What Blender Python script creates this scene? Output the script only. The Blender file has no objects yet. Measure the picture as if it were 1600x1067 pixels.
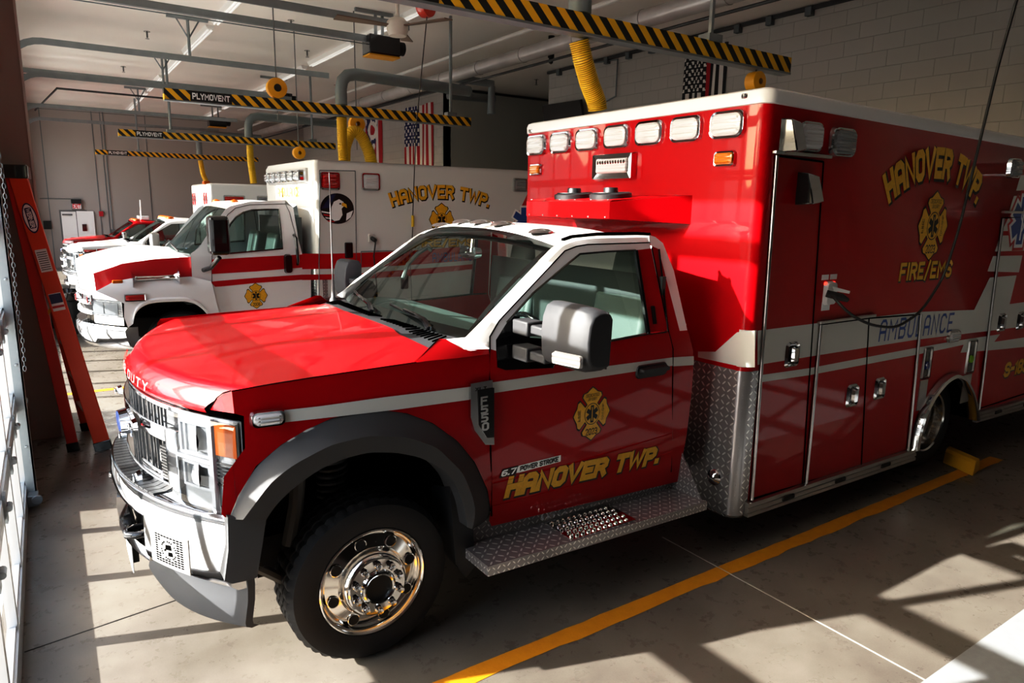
import bpy, bmesh, math, random
from mathutils import Vector, Matrix
random.seed(7)
COL = bpy.context.scene.collection
PI = math.pi
# ---------------------------------------------------------------- camera
FPX, YAW, PIT, ROL = 1079.908, 0.97875, 0.19265, 0.0172
CP = Vector((-3.5191, -2.6427, 2.1929))
Fw = Vector((math.cos(PIT)*math.cos(YAW), math.cos(PIT)*math.sin(YAW), -math.sin(PIT)))
_R = Vector((math.sin(YAW), -math.cos(YAW), 0)); _U = _R.cross(Fw)
Rt = math.cos(ROL)*_R + math.sin(ROL)*_U
Up = -math.sin(ROL)*_R + math.cos(ROL)*_U

def ray(u, v): return Fw + Rt*((u-800)/FPX) - Up*((v-533.5)/FPX)
def on(u, v, ax, val):
    """measured point of the photograph on the real plane  axis = val"""
    d = ray(u, v); return CP + d*((val-CP[ax])/d[ax])
def xz(pts, y): return [(lambda P: (P.x, P.z))(on(u, v, 1, y)) for u, v in pts]
def yz(pts, x): return [(lambda P: (P.y, P.z))(on(u, v, 0, x)) for u, v in pts]

# ---------------------------------------------------------------- materials
MATS = {}
def nmat(name):
    m = bpy.data.materials.new(name); m.use_nodes = True; MATS[name] = m
    return m, m.node_tree.nodes, m.node_tree.links, m.node_tree.nodes['Principled BSDF']
def pm(name, col, rough=.5, metal=0, coat=0, spec=.5, bump=None, emit=None, alpha=None, var=None, trans=0):
    m, N, L, b = nmat(name)
    b.inputs['Base Color'].default_value = (*col, 1); b.inputs['Roughness'].default_value = rough
    b.inputs['Metallic'].default_value = metal; b.inputs['Coat Weight'].default_value = coat
    b.inputs['Coat Roughness'].default_value = .03; b.inputs['Specular IOR Level'].default_value = spec
    if emit: b.inputs['Emission Color'].default_value = (*emit[0], 1); b.inputs['Emission Strength'].default_value = emit[1]
    if trans: b.inputs['Transmission Weight'].default_value = trans
    tc = N.new('ShaderNodeTexCoord')
    if var:
        n = N.new('ShaderNodeTexNoise'); n.inputs['Scale'].default_value = var[0]; n.inputs['Detail'].default_value = 6
        L.new(tc.outputs['Object'], n.inputs['Vector'])
        mx = N.new('ShaderNodeMix'); mx.data_type = 'RGBA'
        mx.inputs['A'].default_value = (*col, 1); mx.inputs['B'].default_value = (*var[1], 1)
        L.new(n.outputs['Fac'], mx.inputs['Factor']); L.new(mx.outputs['Result'], b.inputs['Base Color'])
    if bump:
        n = N.new('ShaderNodeTexNoise'); n.inputs['Scale'].default_value = bump[0]; n.inputs['Detail'].default_value = 4
        L.new(tc.outputs['Object'], n.inputs['Vector'])
        bp = N.new('ShaderNodeBump'); bp.inputs['Strength'].default_value = bump[1]; bp.inputs['Distance'].default_value = .01
        L.new(n.outputs['Fac'], bp.inputs['Height']); L.new(bp.outputs['Normal'], b.inputs['Normal'])
    return m
def glassmat(name, tint, ior_f=.08, rough=0.0, edge=.6):
    """thin pane: transparent with a fresnel mirror on top"""
    m, N, L, b = nmat(name); N.remove(b)
    out = N['Material Output']; t = N.new('ShaderNodeBsdfTransparent'); t.inputs['Color'].default_value = (*tint, 1)
    g = N.new('ShaderNodeBsdfGlossy'); g.inputs['Roughness'].default_value = rough
    lw = N.new('ShaderNodeLayerWeight'); lw.inputs['Blend'].default_value = .25
    mr = N.new('ShaderNodeMapRange'); mr.inputs['To Min'].default_value = ior_f; mr.inputs['To Max'].default_value = edge
    L.new(lw.outputs['Fresnel'], mr.inputs['Value'])
    mx = N.new('ShaderNodeMixShader'); L.new(mr.outputs['Result'], mx.inputs['Fac'])
    L.new(t.outputs['BSDF'], mx.inputs[1]); L.new(g.outputs['BSDF'], mx.inputs[2]); L.new(mx.outputs['Shader'], out.inputs['Surface'])
    return m
def lensmat(name, col, tr=.35, scale=90):
    m, N, L, b = nmat(name)
    b.inputs['Base Color'].default_value = (*col, 1); b.inputs['Roughness'].default_value = .12
    b.inputs['Transmission Weight'].default_value = tr; b.inputs['Coat Weight'].default_value = 1
    b.inputs['Coat Roughness'].default_value = .03
    tc = N.new('ShaderNodeTexCoord'); w = N.new('ShaderNodeTexWave'); w.bands_direction = 'Z'; w.inputs['Scale'].default_value = scale/6
    L.new(tc.outputs['Object'], w.inputs['Vector'])
    bp = N.new('ShaderNodeBump'); bp.inputs['Strength'].default_value = .6; bp.inputs['Distance'].default_value = .006
    L.new(w.outputs['Fac'], bp.inputs['Height']); L.new(bp.outputs['Normal'], b.inputs['Normal'])
    return m
def math_(N, L, op, a, b=None, c=None):
    n = N.new('ShaderNodeMath'); n.operation = op
    for i, x in enumerate((a, b, c)):
        if x is None: continue
        if isinstance(x, (int, float)): n.inputs[i].default_value = x
        else: L.new(x, n.inputs[i])
    return n.outputs[0]
def diamond(name, top=False, s=.042):
    """polished tread plate: bars alternating at +-45 degrees"""
    m, N, L, b = nmat(name)
    b.inputs['Metallic'].default_value = .65; b.inputs['Roughness'].default_value = .27
    tc = N.new('ShaderNodeTexCoord'); sp = N.new('ShaderNodeSeparateXYZ'); L.new(tc.outputs['Object'], sp.inputs[0])
    X, Y, Z = sp.outputs
    if top: a, c = X, Y
    else: a, c = math_(N, L, 'ADD', X, Y), Z
    a = math_(N, L, 'DIVIDE', a, s); c = math_(N, L, 'DIVIDE', c, s)
    ia, ic = math_(N, L, 'FLOOR', a), math_(N, L, 'FLOOR', c)
    fa = math_(N, L, 'SUBTRACT', math_(N, L, 'SUBTRACT', a, ia), .5)
    fc = math_(N, L, 'SUBTRACT', math_(N, L, 'SUBTRACT', c, ic), .5)
    par = math_(N, L, 'FLOORED_MODULO', math_(N, L, 'ADD', ia, ic), 2)
    sg = math_(N, L, 'SUBTRACT', math_(N, L, 'MULTIPLY', par, 2), 1)
    fc2 = math_(N, L, 'MULTIPLY', fc, sg)
    p = math_(N, L, 'ABSOLUTE', math_(N, L, 'ADD', fa, fc2)); q = math_(N, L, 'ABSOLUTE', math_(N, L, 'SUBTRACT', fa, fc2))
    e = math_(N, L, 'ADD', math_(N, L, 'POWER', math_(N, L, 'DIVIDE', p, .60), 2), math_(N, L, 'POWER', math_(N, L, 'DIVIDE', q, .17), 2))
    h = math_(N, L, 'SUBTRACT', 1, e); h = math_(N, L, 'MAXIMUM', h, 0)
    h = math_(N, L, 'MINIMUM', math_(N, L, 'MULTIPLY', h, 3), 1)
    bp = N.new('ShaderNodeBump'); bp.inputs['Strength'].default_value = .9; bp.inputs['Distance'].default_value = .006
    L.new(h, bp.inputs['Height']); L.new(bp.outputs['Normal'], b.inputs['Normal'])
    mx = N.new('ShaderNodeMix'); mx.data_type = 'RGBA'; mx.inputs['A'].default_value = (.36, .35, .36, 1); mx.inputs['B'].default_value = (.95, .94, .91, 1)
    L.new(h, mx.inputs['Factor']); L.new(mx.outputs['Result'], b.inputs['Base Color'])
    return m
def hazard(name, s=.155):
    m, N, L, b = nmat(name); b.inputs['Roughness'].default_value = .45
    tc = N.new('ShaderNodeTexCoord'); sp = N.new('ShaderNodeSeparateXYZ'); L.new(tc.outputs['Object'], sp.inputs[0])
    d = math_(N, L, 'ADD', sp.outputs[0], math_(N, L, 'MULTIPLY', sp.outputs[2], 1.0))
    f = math_(N, L, 'FRACT', math_(N, L, 'DIVIDE', d, s)); st = math_(N, L, 'GREATER_THAN', f, .5)
    mx = N.new('ShaderNodeMix'); mx.data_type = 'RGBA'; mx.inputs['A'].default_value = (.01, .01, .01, 1); mx.inputs['B'].default_value = (.72, .40, .01, 1)
    L.new(st, mx.inputs['Factor']); L.new(mx.outputs['Result'], b.inputs['Base Color']); return m
RED = (.40, .0013, .0055)
def carpaint(name, col):
    m = pm(name, col, .38, 0, .42, .12); return m
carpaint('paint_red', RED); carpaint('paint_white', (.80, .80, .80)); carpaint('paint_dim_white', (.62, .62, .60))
pm('chrome', (.68, .69, .71), .06, 1); glassmat('glass_front', (.74, .82, .79), .05, 0, .40); pm('polished', (.88, .87, .85), .12, 1); pm('satin_metal', (.55, .55, .55), .3, 1)
pm('rail_metal', (.62, .61, .59), .28, 1)
pm('plastic_black', (.016, .017, .019), .42, bump=(900, .12)); pm('plastic_grey', (.036, .038, .043), .55, bump=(900, .15)); pm('flare_black', (.045, .048, .052), .5, bump=(1200, .22))
pm('gloss_black', (.008, .008, .009), .12, 0, .6); pm('matte_black', (.012, .012, .012), .8); pm('void', (.003, .003, .003), 1, spec=0)
pm('rubber', (.012, .012, .013), .62, bump=(250, .15)); pm('under_dark', (.01, .01, .011), .8)
glassmat('glass', (.56, .63, .61), .045, 0, .38); glassmat('glass_dark', (.40, .48, .46), .07); glassmat('glass_clear', (.93, .95, .95), .04); glassmat('lens_clear', (.66, .68, .70), .03, .02, .10)
lensmat('lens_white', (.80, .82, .84), .25); lensmat('lens_grey', (.30, .32, .34), .3); lensmat('lens_amber', (.85, .25, .01), .2); pm('lens_orange', (.36, .075, .004), .5, spec=.2); pm('letter_highlight', (.62, .22, .22), .35); lensmat('lens_red', (.55, .01, .01), .2); lensmat('lens_blue', (.02, .03, .35), .2)
pm('reflector', (.30, .31, .32), .3, .2, bump=(40, .2)); pm('bezel_bright', (.50, .51, .53), .25, .35)
pm('stripe_white', (.60, .60, .57), .42, 0, .3); pm('stripe_red', (.50, .004, .01), .35, 0, .6)
pm('gold', (.92, .53, .035), .4, 0, .2, var=(60, (.66, .33, .012)), bump=(120, .2)); pm('ink_black', (.008, .008, .008), .4); pm('ink_blue', (.02, .07, .30), .4, 0, .3); pm('ink_white', (.82, .82, .82), .4); pm('ink_red', (.5, .01, .015), .4); pm('ink_navy', (.012, .014, .07), .5)
diamond('tread_plate'); diamond('tread_plate_top', True); diamond('tread_plate_fine', False, .03)
pm('seat', (.10, .135, .13), .5, bump=(300, .15)); pm('interior', (.05, .065, .065), .6); pm('dash', (.10, .135, .13), .55)
pm('galv', (.30, .33, .34), .42, .6, var=(7, (.20, .22, .23))); pm('galv_dark', (.14, .16, .17), .5, .5)
pm('hose_yellow', (.66, .42, .015), .5); pm('reel_yellow', (.70, .33, .01), .4); pm('reel_red', (.55, .03, .008), .35, 0, .4)
pm('hose_groove', (.16, .08, .005), .7); pm('duct', (.50, .47, .45), .3, .35, var=(3, (.28, .26, .25)), bump=(8, .25)); pm('pipe_white', (.55, .53, .50), .45); pm('pipe_black', (.03, .03, .03), .5); pm('pipe_grey', (.18, .21, .22), .5, .2)
hazard('hazard')
pm('ladder_orange', (.68, .060, .012), .45, bump=(40, .1)); pm('ladder_red', (.5, .02, .008), .45)
pm('aluminium', (.60, .60, .60), .35, .9); pm('door_white', (.78, .77, .75), .4); pm('steel_grey', (.12, .12, .12), .5)
pm('fan_white', (.60, .57, .50), .5); pm('blade_brown', (.16, .11, .08), .45); pm('tube_white', (.9, .9, .88), .4, emit=((1, .97, .92), .25)); pm('fixture_white', (.75, .73, .70), .5)
pm('cord_black', (.015, .015, .015), .5); pm('cloth_red', (.38, .012, .02), .8); pm('cloth_white', (.70, .68, .64), .8); pm('cloth_navy', (.02, .022, .09), .8); pm('cloth_black', (.012, .012, .014), .8); pm('cloth_blue', (.02, .06, .4), .8)
pm('screen', (.006, .006, .007), .25); pm('line_yellow', (.68, .30, .012), .55, var=(14, (.50, .20, .01)), bump=(60, .2)); pm('chock_yellow', (.66, .36, .02), .5)
pm('bin_black', (.012, .013, .013), .5); pm('lime', (.25, .5, .02), .5); pm('hub_dark', (.006, .006, .006), .6); pm('led_red', (.5, .02, .02), .3, emit=((1, .05, .03), 3))

# ---------------------------------------------------------------- mesh builder
ORG = {}
class MB:
    def __init__(s): s.v, s.f, s.m = [], [], []
    def add(s, vs, fs, mi=0):
        o = len(s.v); s.v += [Vector(p) for p in vs]; s.f += [tuple(i+o for i in f) for f in fs]; s.m += [mi]*len(fs); return s
    def box(s, x0, x1, y0, y1, z0, z1, mi=0, M=None):
        vs = [Vector((x, y, z)) for x in (x0, x1) for y in (y0, y1) for z in (z0, z1)]
        if M: vs = [M @ p for p in vs]
        return s.add(vs, [(0,1,3,2),(4,6,7,5),(0,4,5,1),(2,3,7,6),(0,2,6,4),(1,5,7,3)], mi)
    def prism(s, pts, ax, lo, hi, mi=0, side=None):
        n = len(pts)
        def P(a, b, c): return {0:(c,a,b),1:(a,c,b),2:(a,b,c)}[ax]
        s.add([P(a,b,lo) for a,b in pts]+[P(a,b,hi) for a,b in pts], [tuple(range(n)), tuple(range(2*n-1,n-1,-1))], mi)
        s.add([P(a,b,lo) for a,b in pts]+[P(a,b,hi) for a,b in pts], [(i,(i+1)%n,n+(i+1)%n,n+i) for i in range(n)], mi if side is None else side)
        return s
    def tube(s, path, r, n=8, mi=0, caps=True, rads=None):
        path = [Vector(p) for p in path]; rings = []
        prev = None
        for i, p in enumerate(path):
            t = (path[min(i+1,len(path)-1)]-path[max(i-1,0)]).normalized()
            if prev is None:
                a = t.orthogonal().normalized()
            else:
                a = prev - t*prev.dot(t)
                a = a.normalized() if a.length > 1e-6 else t.orthogonal().normalized()
            prev = a; b = t.cross(a); rr = rads[i] if rads else r
            rings.append([p + (a*math.cos(2*PI*k/n)+b*math.sin(2*PI*k/n))*rr for k in range(n)])
        vs = [q for R in rings for q in R]; fs = []
        for i in range(len(path)-1):
            for k in range(n): fs.append((i*n+k, i*n+(k+1)%n, (i+1)*n+(k+1)%n, (i+1)*n+k))
        if caps: fs += [tuple(range(n-1,-1,-1)), tuple(range((len(path)-1)*n, len(path)*n))]
        return s.add(vs, fs, mi)
    def lathe(s, prof, o, axis, n=48, mi=0, caps=False, mis=None):
        o = Vector(o); ax = Vector(axis).normalized(); a = ax.orthogonal().normalized(); b = ax.cross(a)
        vs = [o + ax*h + (a*math.cos(2*PI*k/n)+b*math.sin(2*PI*k/n))*r for r, h in prof for k in range(n)]
        for i in range(len(prof)-1):
            fs = [(i*n+k, i*n+(k+1)%n, (i+1)*n+(k+1)%n, (i+1)*n+k) for k in range(n)]
            s.add([vs[j] for j in range(i*n,(i+2)*n)], [tuple(x-i*n for x in f) for f in fs], mis[i] if mis else mi)
        if caps:
            s.add(vs[:n], [tuple(range(n))], mi); s.add(vs[-n:], [tuple(range(n))], mi)
        return s
    def grid(s, P, mi=0, closed=False):
        n, m = len(P), len(P[0]); fs = []
        for i in range(n-1):
            for j in range(m if closed else m-1): fs.append((i*m+j, i*m+(j+1)%m, (i+1)*m+(j+1)%m, (i+1)*m+j))
        return s.add([q for R in P for q in R], fs, mi)
    def fill(s, outline, mapf, mi=0, du=None, dv=None, holes=()):
        """flat outline in 2-D (with holes), cut into strips, then laid on a surface"""
        bm = bmesh.new(); es = []
        for loop in [outline, *holes]:
            vs = [bm.verts.new((a, b, 0)) for a, b in loop]
            for i in range(len(vs)): es.append(bm.edges.new((vs[i], vs[(i+1)%len(vs)])))
        bmesh.ops.triangle_fill(bm, use_beauty=True, use_dissolve=False, edges=es)
        for ax, d in ((0, du), (1, dv)):
            if not d: continue
            lo = min(p[ax] for p in outline); hi = max(p[ax] for p in outline); k = lo+d
            while k < hi-1e-6:
                co = [0,0,0]; no = [0,0,0]; co[ax] = k; no[ax] = 1
                bmesh.ops.bisect_plane(bm, geom=bm.verts[:]+bm.edges[:]+bm.faces[:], plane_co=co, plane_no=no); k += d
        bm.verts.index_update()
        s.add([mapf(q.co.x, q.co.y) for q in bm.verts], [tuple(q.index for q in f.verts) for f in bm.faces], mi); bm.free(); return s
    def plate(s, o, r, u, nrm, outline, d0, d1, inset=0, mi=0, mi_top=None, cap=True):
        """outline raised from depth d0 to d1 along nrm; the top edge is drawn in by inset"""
        o, r, u, nrm = Vector(o), Vector(r), Vector(u), Vector(nrm); n = len(outline)
        w = max(abs(a) for a, b in outline) or 1; h = max(abs(b) for a, b in outline) or 1
        A = [o+r*a+u*b+nrm*d0 for a, b in outline]
        B = [o+r*(a*(1-inset/w))+u*(b*(1-inset/h))+nrm*d1 for a, b in outline]
        s.add(A+B, [(i,(i+1)%n,n+(i+1)%n,n+i) for i in range(n)], mi)
        if cap: s.add(B, [tuple(range(n))], mi if mi_top is None else mi_top)
        return s
    def build(s, name, mats, parent=None, smooth=35, bevel=0, seg=2, merge=True):
        if isinstance(mats, str): mats = [mats]
        off = ORG.get(parent.name, Vector()) if parent else Vector()
        me = bpy.data.meshes.new(name); me.from_pydata([p-off for p in s.v], [], s.f)
        for k in mats: me.materials.append(MATS[k])
        me.polygons.foreach_set('material_index', s.m)
        bm = bmesh.new(); bm.from_mesh(me)
        if merge: bmesh.ops.remove_doubles(bm, verts=bm.verts, dist=2e-5)
        bmesh.ops.recalc_face_normals(bm, faces=bm.faces); bm.to_mesh(me); bm.free()
        if smooth: me.shade_smooth(); me.set_sharp_from_angle(angle=math.radians(smooth))
        ob = bpy.data.objects.new(name, me); COL.objects.link(ob)
        if parent: ob.parent = parent
        ORG[ob.name] = off
        if bevel:
            md = ob.modifiers.new('bevel', 'BEVEL'); md.width = bevel; md.segments = seg; md.limit_method = 'ANGLE'; md.angle_limit = math.radians(40)
        return ob
def tag(o, label, cat=None, group=None, kind=None):
    o['label'] = label
    if cat: o['category'] = cat
    if group: o['group'] = group
    if kind: o['kind'] = kind
    return o
def thing(name, loc, label, cat, group=None, at=None):
    """an Empty at the thing's base; parts are modelled in place (design origin = loc, or moved to at)"""
    e = bpy.data.objects.new(name, None); COL.objects.link(e); e.empty_display_size = .1
    e.location = at if at is not None else loc; ORG[e.name] = Vector(loc)
    return tag(e, label, cat, group)
def copytree(o, label=None, loc=None, parent=None):
    c = o.copy(); COL.objects.link(c)
    if parent: c.parent = parent
    if label: c['label'] = label
    if loc is not None: c.location = loc
    ORG[c.name] = ORG.get(o.name, Vector())
    for ch in list(o.children): copytree(ch, parent=c)
    return c
def rrect(w, h, r, n=5):
    out = []
    for cx, cy, a0 in ((w/2-r, h/2-r, 0), (-w/2+r, h/2-r, 90), (-w/2+r, -h/2+r, 180), (w/2-r, -h/2+r, 270)):
        for i in range(n+1):
            a = math.radians(a0+90*i/n); out.append((cx+r*math.cos(a), cy+r*math.sin(a)))
    return out
def ellipse(rx, ry, n=32): return [(rx*math.cos(2*PI*i/n), ry*math.sin(2*PI*i/n)) for i in range(n)]
def resample(pts, n):
    pts = [Vector(p) for p in pts]; d = [0]
    for a, b in zip(pts, pts[1:]): d.append(d[-1]+(b-a).length)
    out = []; j = 0
    for i in range(n):
        t = d[-1]*i/(n-1)
        while j < len(pts)-2 and d[j+1] < t: j += 1
        f = (t-d[j])/max(1e-9, d[j+1]-d[j]); out.append(pts[j].lerp(pts[j+1], min(1, f)))
    return out
def smoothline(pts, n, it=2):
    p = resample(pts, n)
    for _ in range(it):
        p = [p[0]]+[(p[i-1]+p[i]*2+p[i+1])/4 for i in range(1, len(p)-1)]+[p[-1]]
    return p
# ---------------------------------------------------------------- stroke lettering
G = {
'A':(4,[[(0,0),(0,5),(1,6),(3,6),(4,5),(4,0)],[(0,2.4),(4,2.4)]]),'B':(4,[[(0,0),(0,6),(3.2,6),(4,5.2),(4,3.8),(3.2,3),(0,3)],[(3.2,3),(4,2.2),(4,.8),(3.2,0),(0,0)]]),
'C':(4,[[(4,5),(3,6),(1,6),(0,5),(0,1),(1,0),(3,0),(4,1)]]),'D':(4,[[(0,0),(0,6),(3,6),(4,5),(4,1),(3,0),(0,0)]]),'E':(3.6,[[(3.6,6),(0,6),(0,0),(3.6,0)],[(0,3),(3,3)]]),
'F':(3.6,[[(3.6,6),(0,6),(0,0)],[(0,3),(3,3)]]),'H':(4,[[(0,0),(0,6)],[(4,0),(4,6)],[(0,3),(4,3)]]),'I':(0,[[(0,0),(0,6)]]),'J':(3,[[(3,6),(3,1),(2,0),(1,0),(0,1)]]),
'K':(4,[[(0,0),(0,6)],[(4,6),(0,2.6)],[(1.5,3.7),(4,0)]]),'L':(3.4,[[(0,6),(0,0),(3.4,0)]]),'M':(5,[[(0,0),(0,6),(2.5,2.4),(5,6),(5,0)]]),'N':(4.2,[[(0,0),(0,6),(4.2,0),(4.2,6)]]),
'O':(4,[[(1,0),(0,1),(0,5),(1,6),(3,6),(4,5),(4,1),(3,0),(1,0)]]),'P':(4,[[(0,0),(0,6),(3,6),(4,5),(4,3.6),(3,2.7),(0,2.7)]]),'R':(4,[[(0,0),(0,6),(3,6),(4,5),(4,3.7),(3,2.9),(0,2.9)],[(2.3,2.9),(4,0)]]),
'S':(4,[[(4,5),(3,6),(1,6),(0,5),(0,4),(1,3.1),(3,2.9),(4,2),(4,1),(3,0),(1,0),(0,1)]]),'T':(4,[[(0,6),(4,6)],[(2,6),(2,0)]]),'U':(4,[[(0,6),(0,1),(1,0),(3,0),(4,1),(4,6)]]),'V':(4.4,[[(0,6),(2.2,0),(4.4,6)]]),
'W':(6,[[(0,6),(1.3,0),(3,5),(4.7,0),(6,6)]]),'X':(4,[[(0,0),(4,6)],[(0,6),(4,0)]]),'Y':(4,[[(0,6),(2,3),(4,6)],[(2,3),(2,0)]]),
'0':(3.6,[[(1,0),(0,1),(0,5),(1,6),(2.6,6),(3.6,5),(3.6,1),(2.6,0),(1,0)]]),'1':(1,[[(0,5),(1,6),(1,0)]]),'2':(3.6,[[(0,5),(1,6),(2.6,6),(3.6,5),(3.6,3.8),(0,.0),(3.6,0)]]),'3':(3.6,[[(0,5.2),(1,6),(2.6,6),(3.6,5),(3.6,4),(2.6,3),(1.4,3)],[(2.6,3),(3.6,2),(3.6,1),(2.6,0),(1,0),(0,.8)]]),
'5':(3.6,[[(3.6,6),(0,6),(0,3.4),(2.6,3.4),(3.6,2.5),(3.6,1),(2.6,0),(0,0)]]),'6':(3.6,[[(3.2,6),(1,6),(0,5),(0,1),(1,0),(2.6,0),(3.6,1),(3.6,2.4),(2.6,3.3),(0,3.3)]]),'7':(3.6,[[(0,6),(3.6,6),(1.4,0)]]),
'8':(3.6,[[(1,3),(0,4),(0,5),(1,6),(2.6,6),(3.6,5),(3.6,4),(2.6,3),(1,3),(0,2),(0,1),(1,0),(2.6,0),(3.6,1),(3.6,2),(2.6,3)]]),
'.':(.2,[[(0,.25),(0.2,.25)]]),'-':(2,[[(0,3),(2,3)]]),'/':(2.5,[[(0,-.6),(2.5,6.6)]]),' ':(1.6,[])}
def stroke2d(pl, h):
    """quads of a polyline of half width h with mitred joints"""
    P = [Vector((a, b)) for a, b in pl]; closed = len(P) > 2 and (P[0]-P[-1]).length < 1e-6
    if closed: P = P[:-1]
    n = len(P); offs = []
    for i in range(n):
        d0 = (P[i]-P[i-1]).normalized() if (i or closed) else None
        d1 = (P[(i+1)%n]-P[i]).normalized() if (i < n-1 or closed) else None
        if d0 is None: d0 = d1
        if d1 is None: d1 = d0
        n0, n1 = Vector((-d0.y, d0.x)), Vector((-d1.y, d1.x)); mm = n0+n1
        mm = mm.normalized() if mm.length > 1e-6 else n0
        offs.append(mm*(h/max(.74, mm.dot(n0))))
    if not closed:
        P[0] = P[0]-(P[1]-P[0]).normalized()*h; P[-1] = P[-1]+(P[-1]-P[-2]).normalized()*h
    out = []
    for i in range(n if closed else n-1):
        j = (i+1)%n; out.append([P[i]+offs[i], P[i]-offs[i], P[j]-offs[j], P[j]+offs[j]])
    return out
def textwidth(s, t=1.1, gap=1.7): return sum(G[c][0]+gap for c in s)-gap
def text(mb, s, mapf, height, t=.55, wide=1.0, shear=0.0, gap=1.7, mi=0, width=None, center=False, grow=0.0, dx=0, dy=0, nrm=(0,-1,0)):
    """t half stroke width in sixths of the letter height; mapf(x, y) places it on a surface"""
    k = height/6; W = textwidth(s, gap=gap)
    if width: wide = width/(W*k)
    x0 = -W/2 if center else 0; nv = Vector(nrm); kk = 0
    for c in s:
        w, pls = G[c]
        for pl in pls:
            # inset so that strokes stay inside the cell
            q = [(x0+a, t*.6+(b/6)*(6-2*t*.6)) for a, b in pl]
            for quad in stroke2d(q, t+grow):
                kk += 1; mb.add([mapf((p.x+shear*p.y)*k*wide+dx, p.y*k+dy)+nv*(.00008*(kk % 9)) for p in quad], [(0,1,2,3)], mi)
        x0 += w+gap
# ================================================================ pickup cab of the big ambulances
def YS(z):
    if z > 1.45: return .2+.25*(z-1.45)
    if z < .78: return .2+.10*(.78-z)
    return .2
def SP(u, v, off=0.0):
    y = .2
    for _ in range(8):
        P = on(u, v, 1, y-off); y = YS(P.z)
    return (P.x, P.z)
def SPL(pts, off=0.0): return [SP(u, v, off) for u, v in pts]
def side(off=0.0, far=False):
    if far: return lambda x, z: Vector((x, 2.44-(YS(z)-off), z))
    return lambda x, z: Vector((x, YS(z)-off, z))
def FX(Y, off=0.0): return -3.25+off+.27*(abs(Y-1.22)/.95)**2.2
def FB(Y, off=0.0): return FX(Y, off)-.040*max(0, 1-(abs(Y-1.22)/.97)**2)
def fas(off=0.0): return lambda y, z: Vector((FX(y, off), y, z))
def fpatch(mb, y0, y1, z0, z1, off, thick=0, mi=0, n=8, z0b=None, z1b=None, FX=FX):
    """strip on the curved front, from y0 to y1 (z may change to z0b, z1b at y1), thick outwards"""
    z0b = z0 if z0b is None else z0b; z1b = z1 if z1b is None else z1b
    rows = []
    for i in range(n+1):
        t = i/n; y = y0+(y1-y0)*t; a, b = z0+(z0b-z0)*t, z1+(z1b-z1)*t
        xo, xi = FX(y, off-thick), FX(y, off)
        rows.append([(xi,y,a),(xo,y,a),(xo,y,b),(xi,y,b)] if thick else [(xi,y,a),(xi,y,b)])
    mb.grid(rows, mi, closed=bool(thick))
    if thick:
        mb.add(rows[0], [(0,1,2,3)], mi); mb.add(rows[-1], [(0,1,2,3)], mi)
def seamline(mb, pts3, r=.004, mi=0): mb.tube(pts3, r, 5, mi)

FL_OUT = [(357,812),(372,775),(400,728),(439,695),(479,671),(518,653.5),(557.5,643.6),(597,640.5),(636,645.6),(676,661),(715,689),(742,722),(762,766),(767,797),(764,813),(739,827)]
FL_MID = [(380,812),(400,785),(425,752),(459,726),(518,694.8),(577,681),(636,683),(683,699),(723,738),(738,774),(744,800),(738,826)]
FL_IN = [(416,812),(431,789),(459,762),(498,734),(538,716.5),(577,706.6),(620.5,707.4),(656,714.5),(691,732),(711,754),(725,790),(731,824)]
CREASE = [(362,611),(430,599),(500,588),(575,577),(650,566),(720,559)]
WIN = [(993,391),(950,393),(906,397),(891,409),(833,458),(792,504),(775,531),(777,574),(790,578),(862,575),(880,545),(950,533),(1013,521)]

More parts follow.
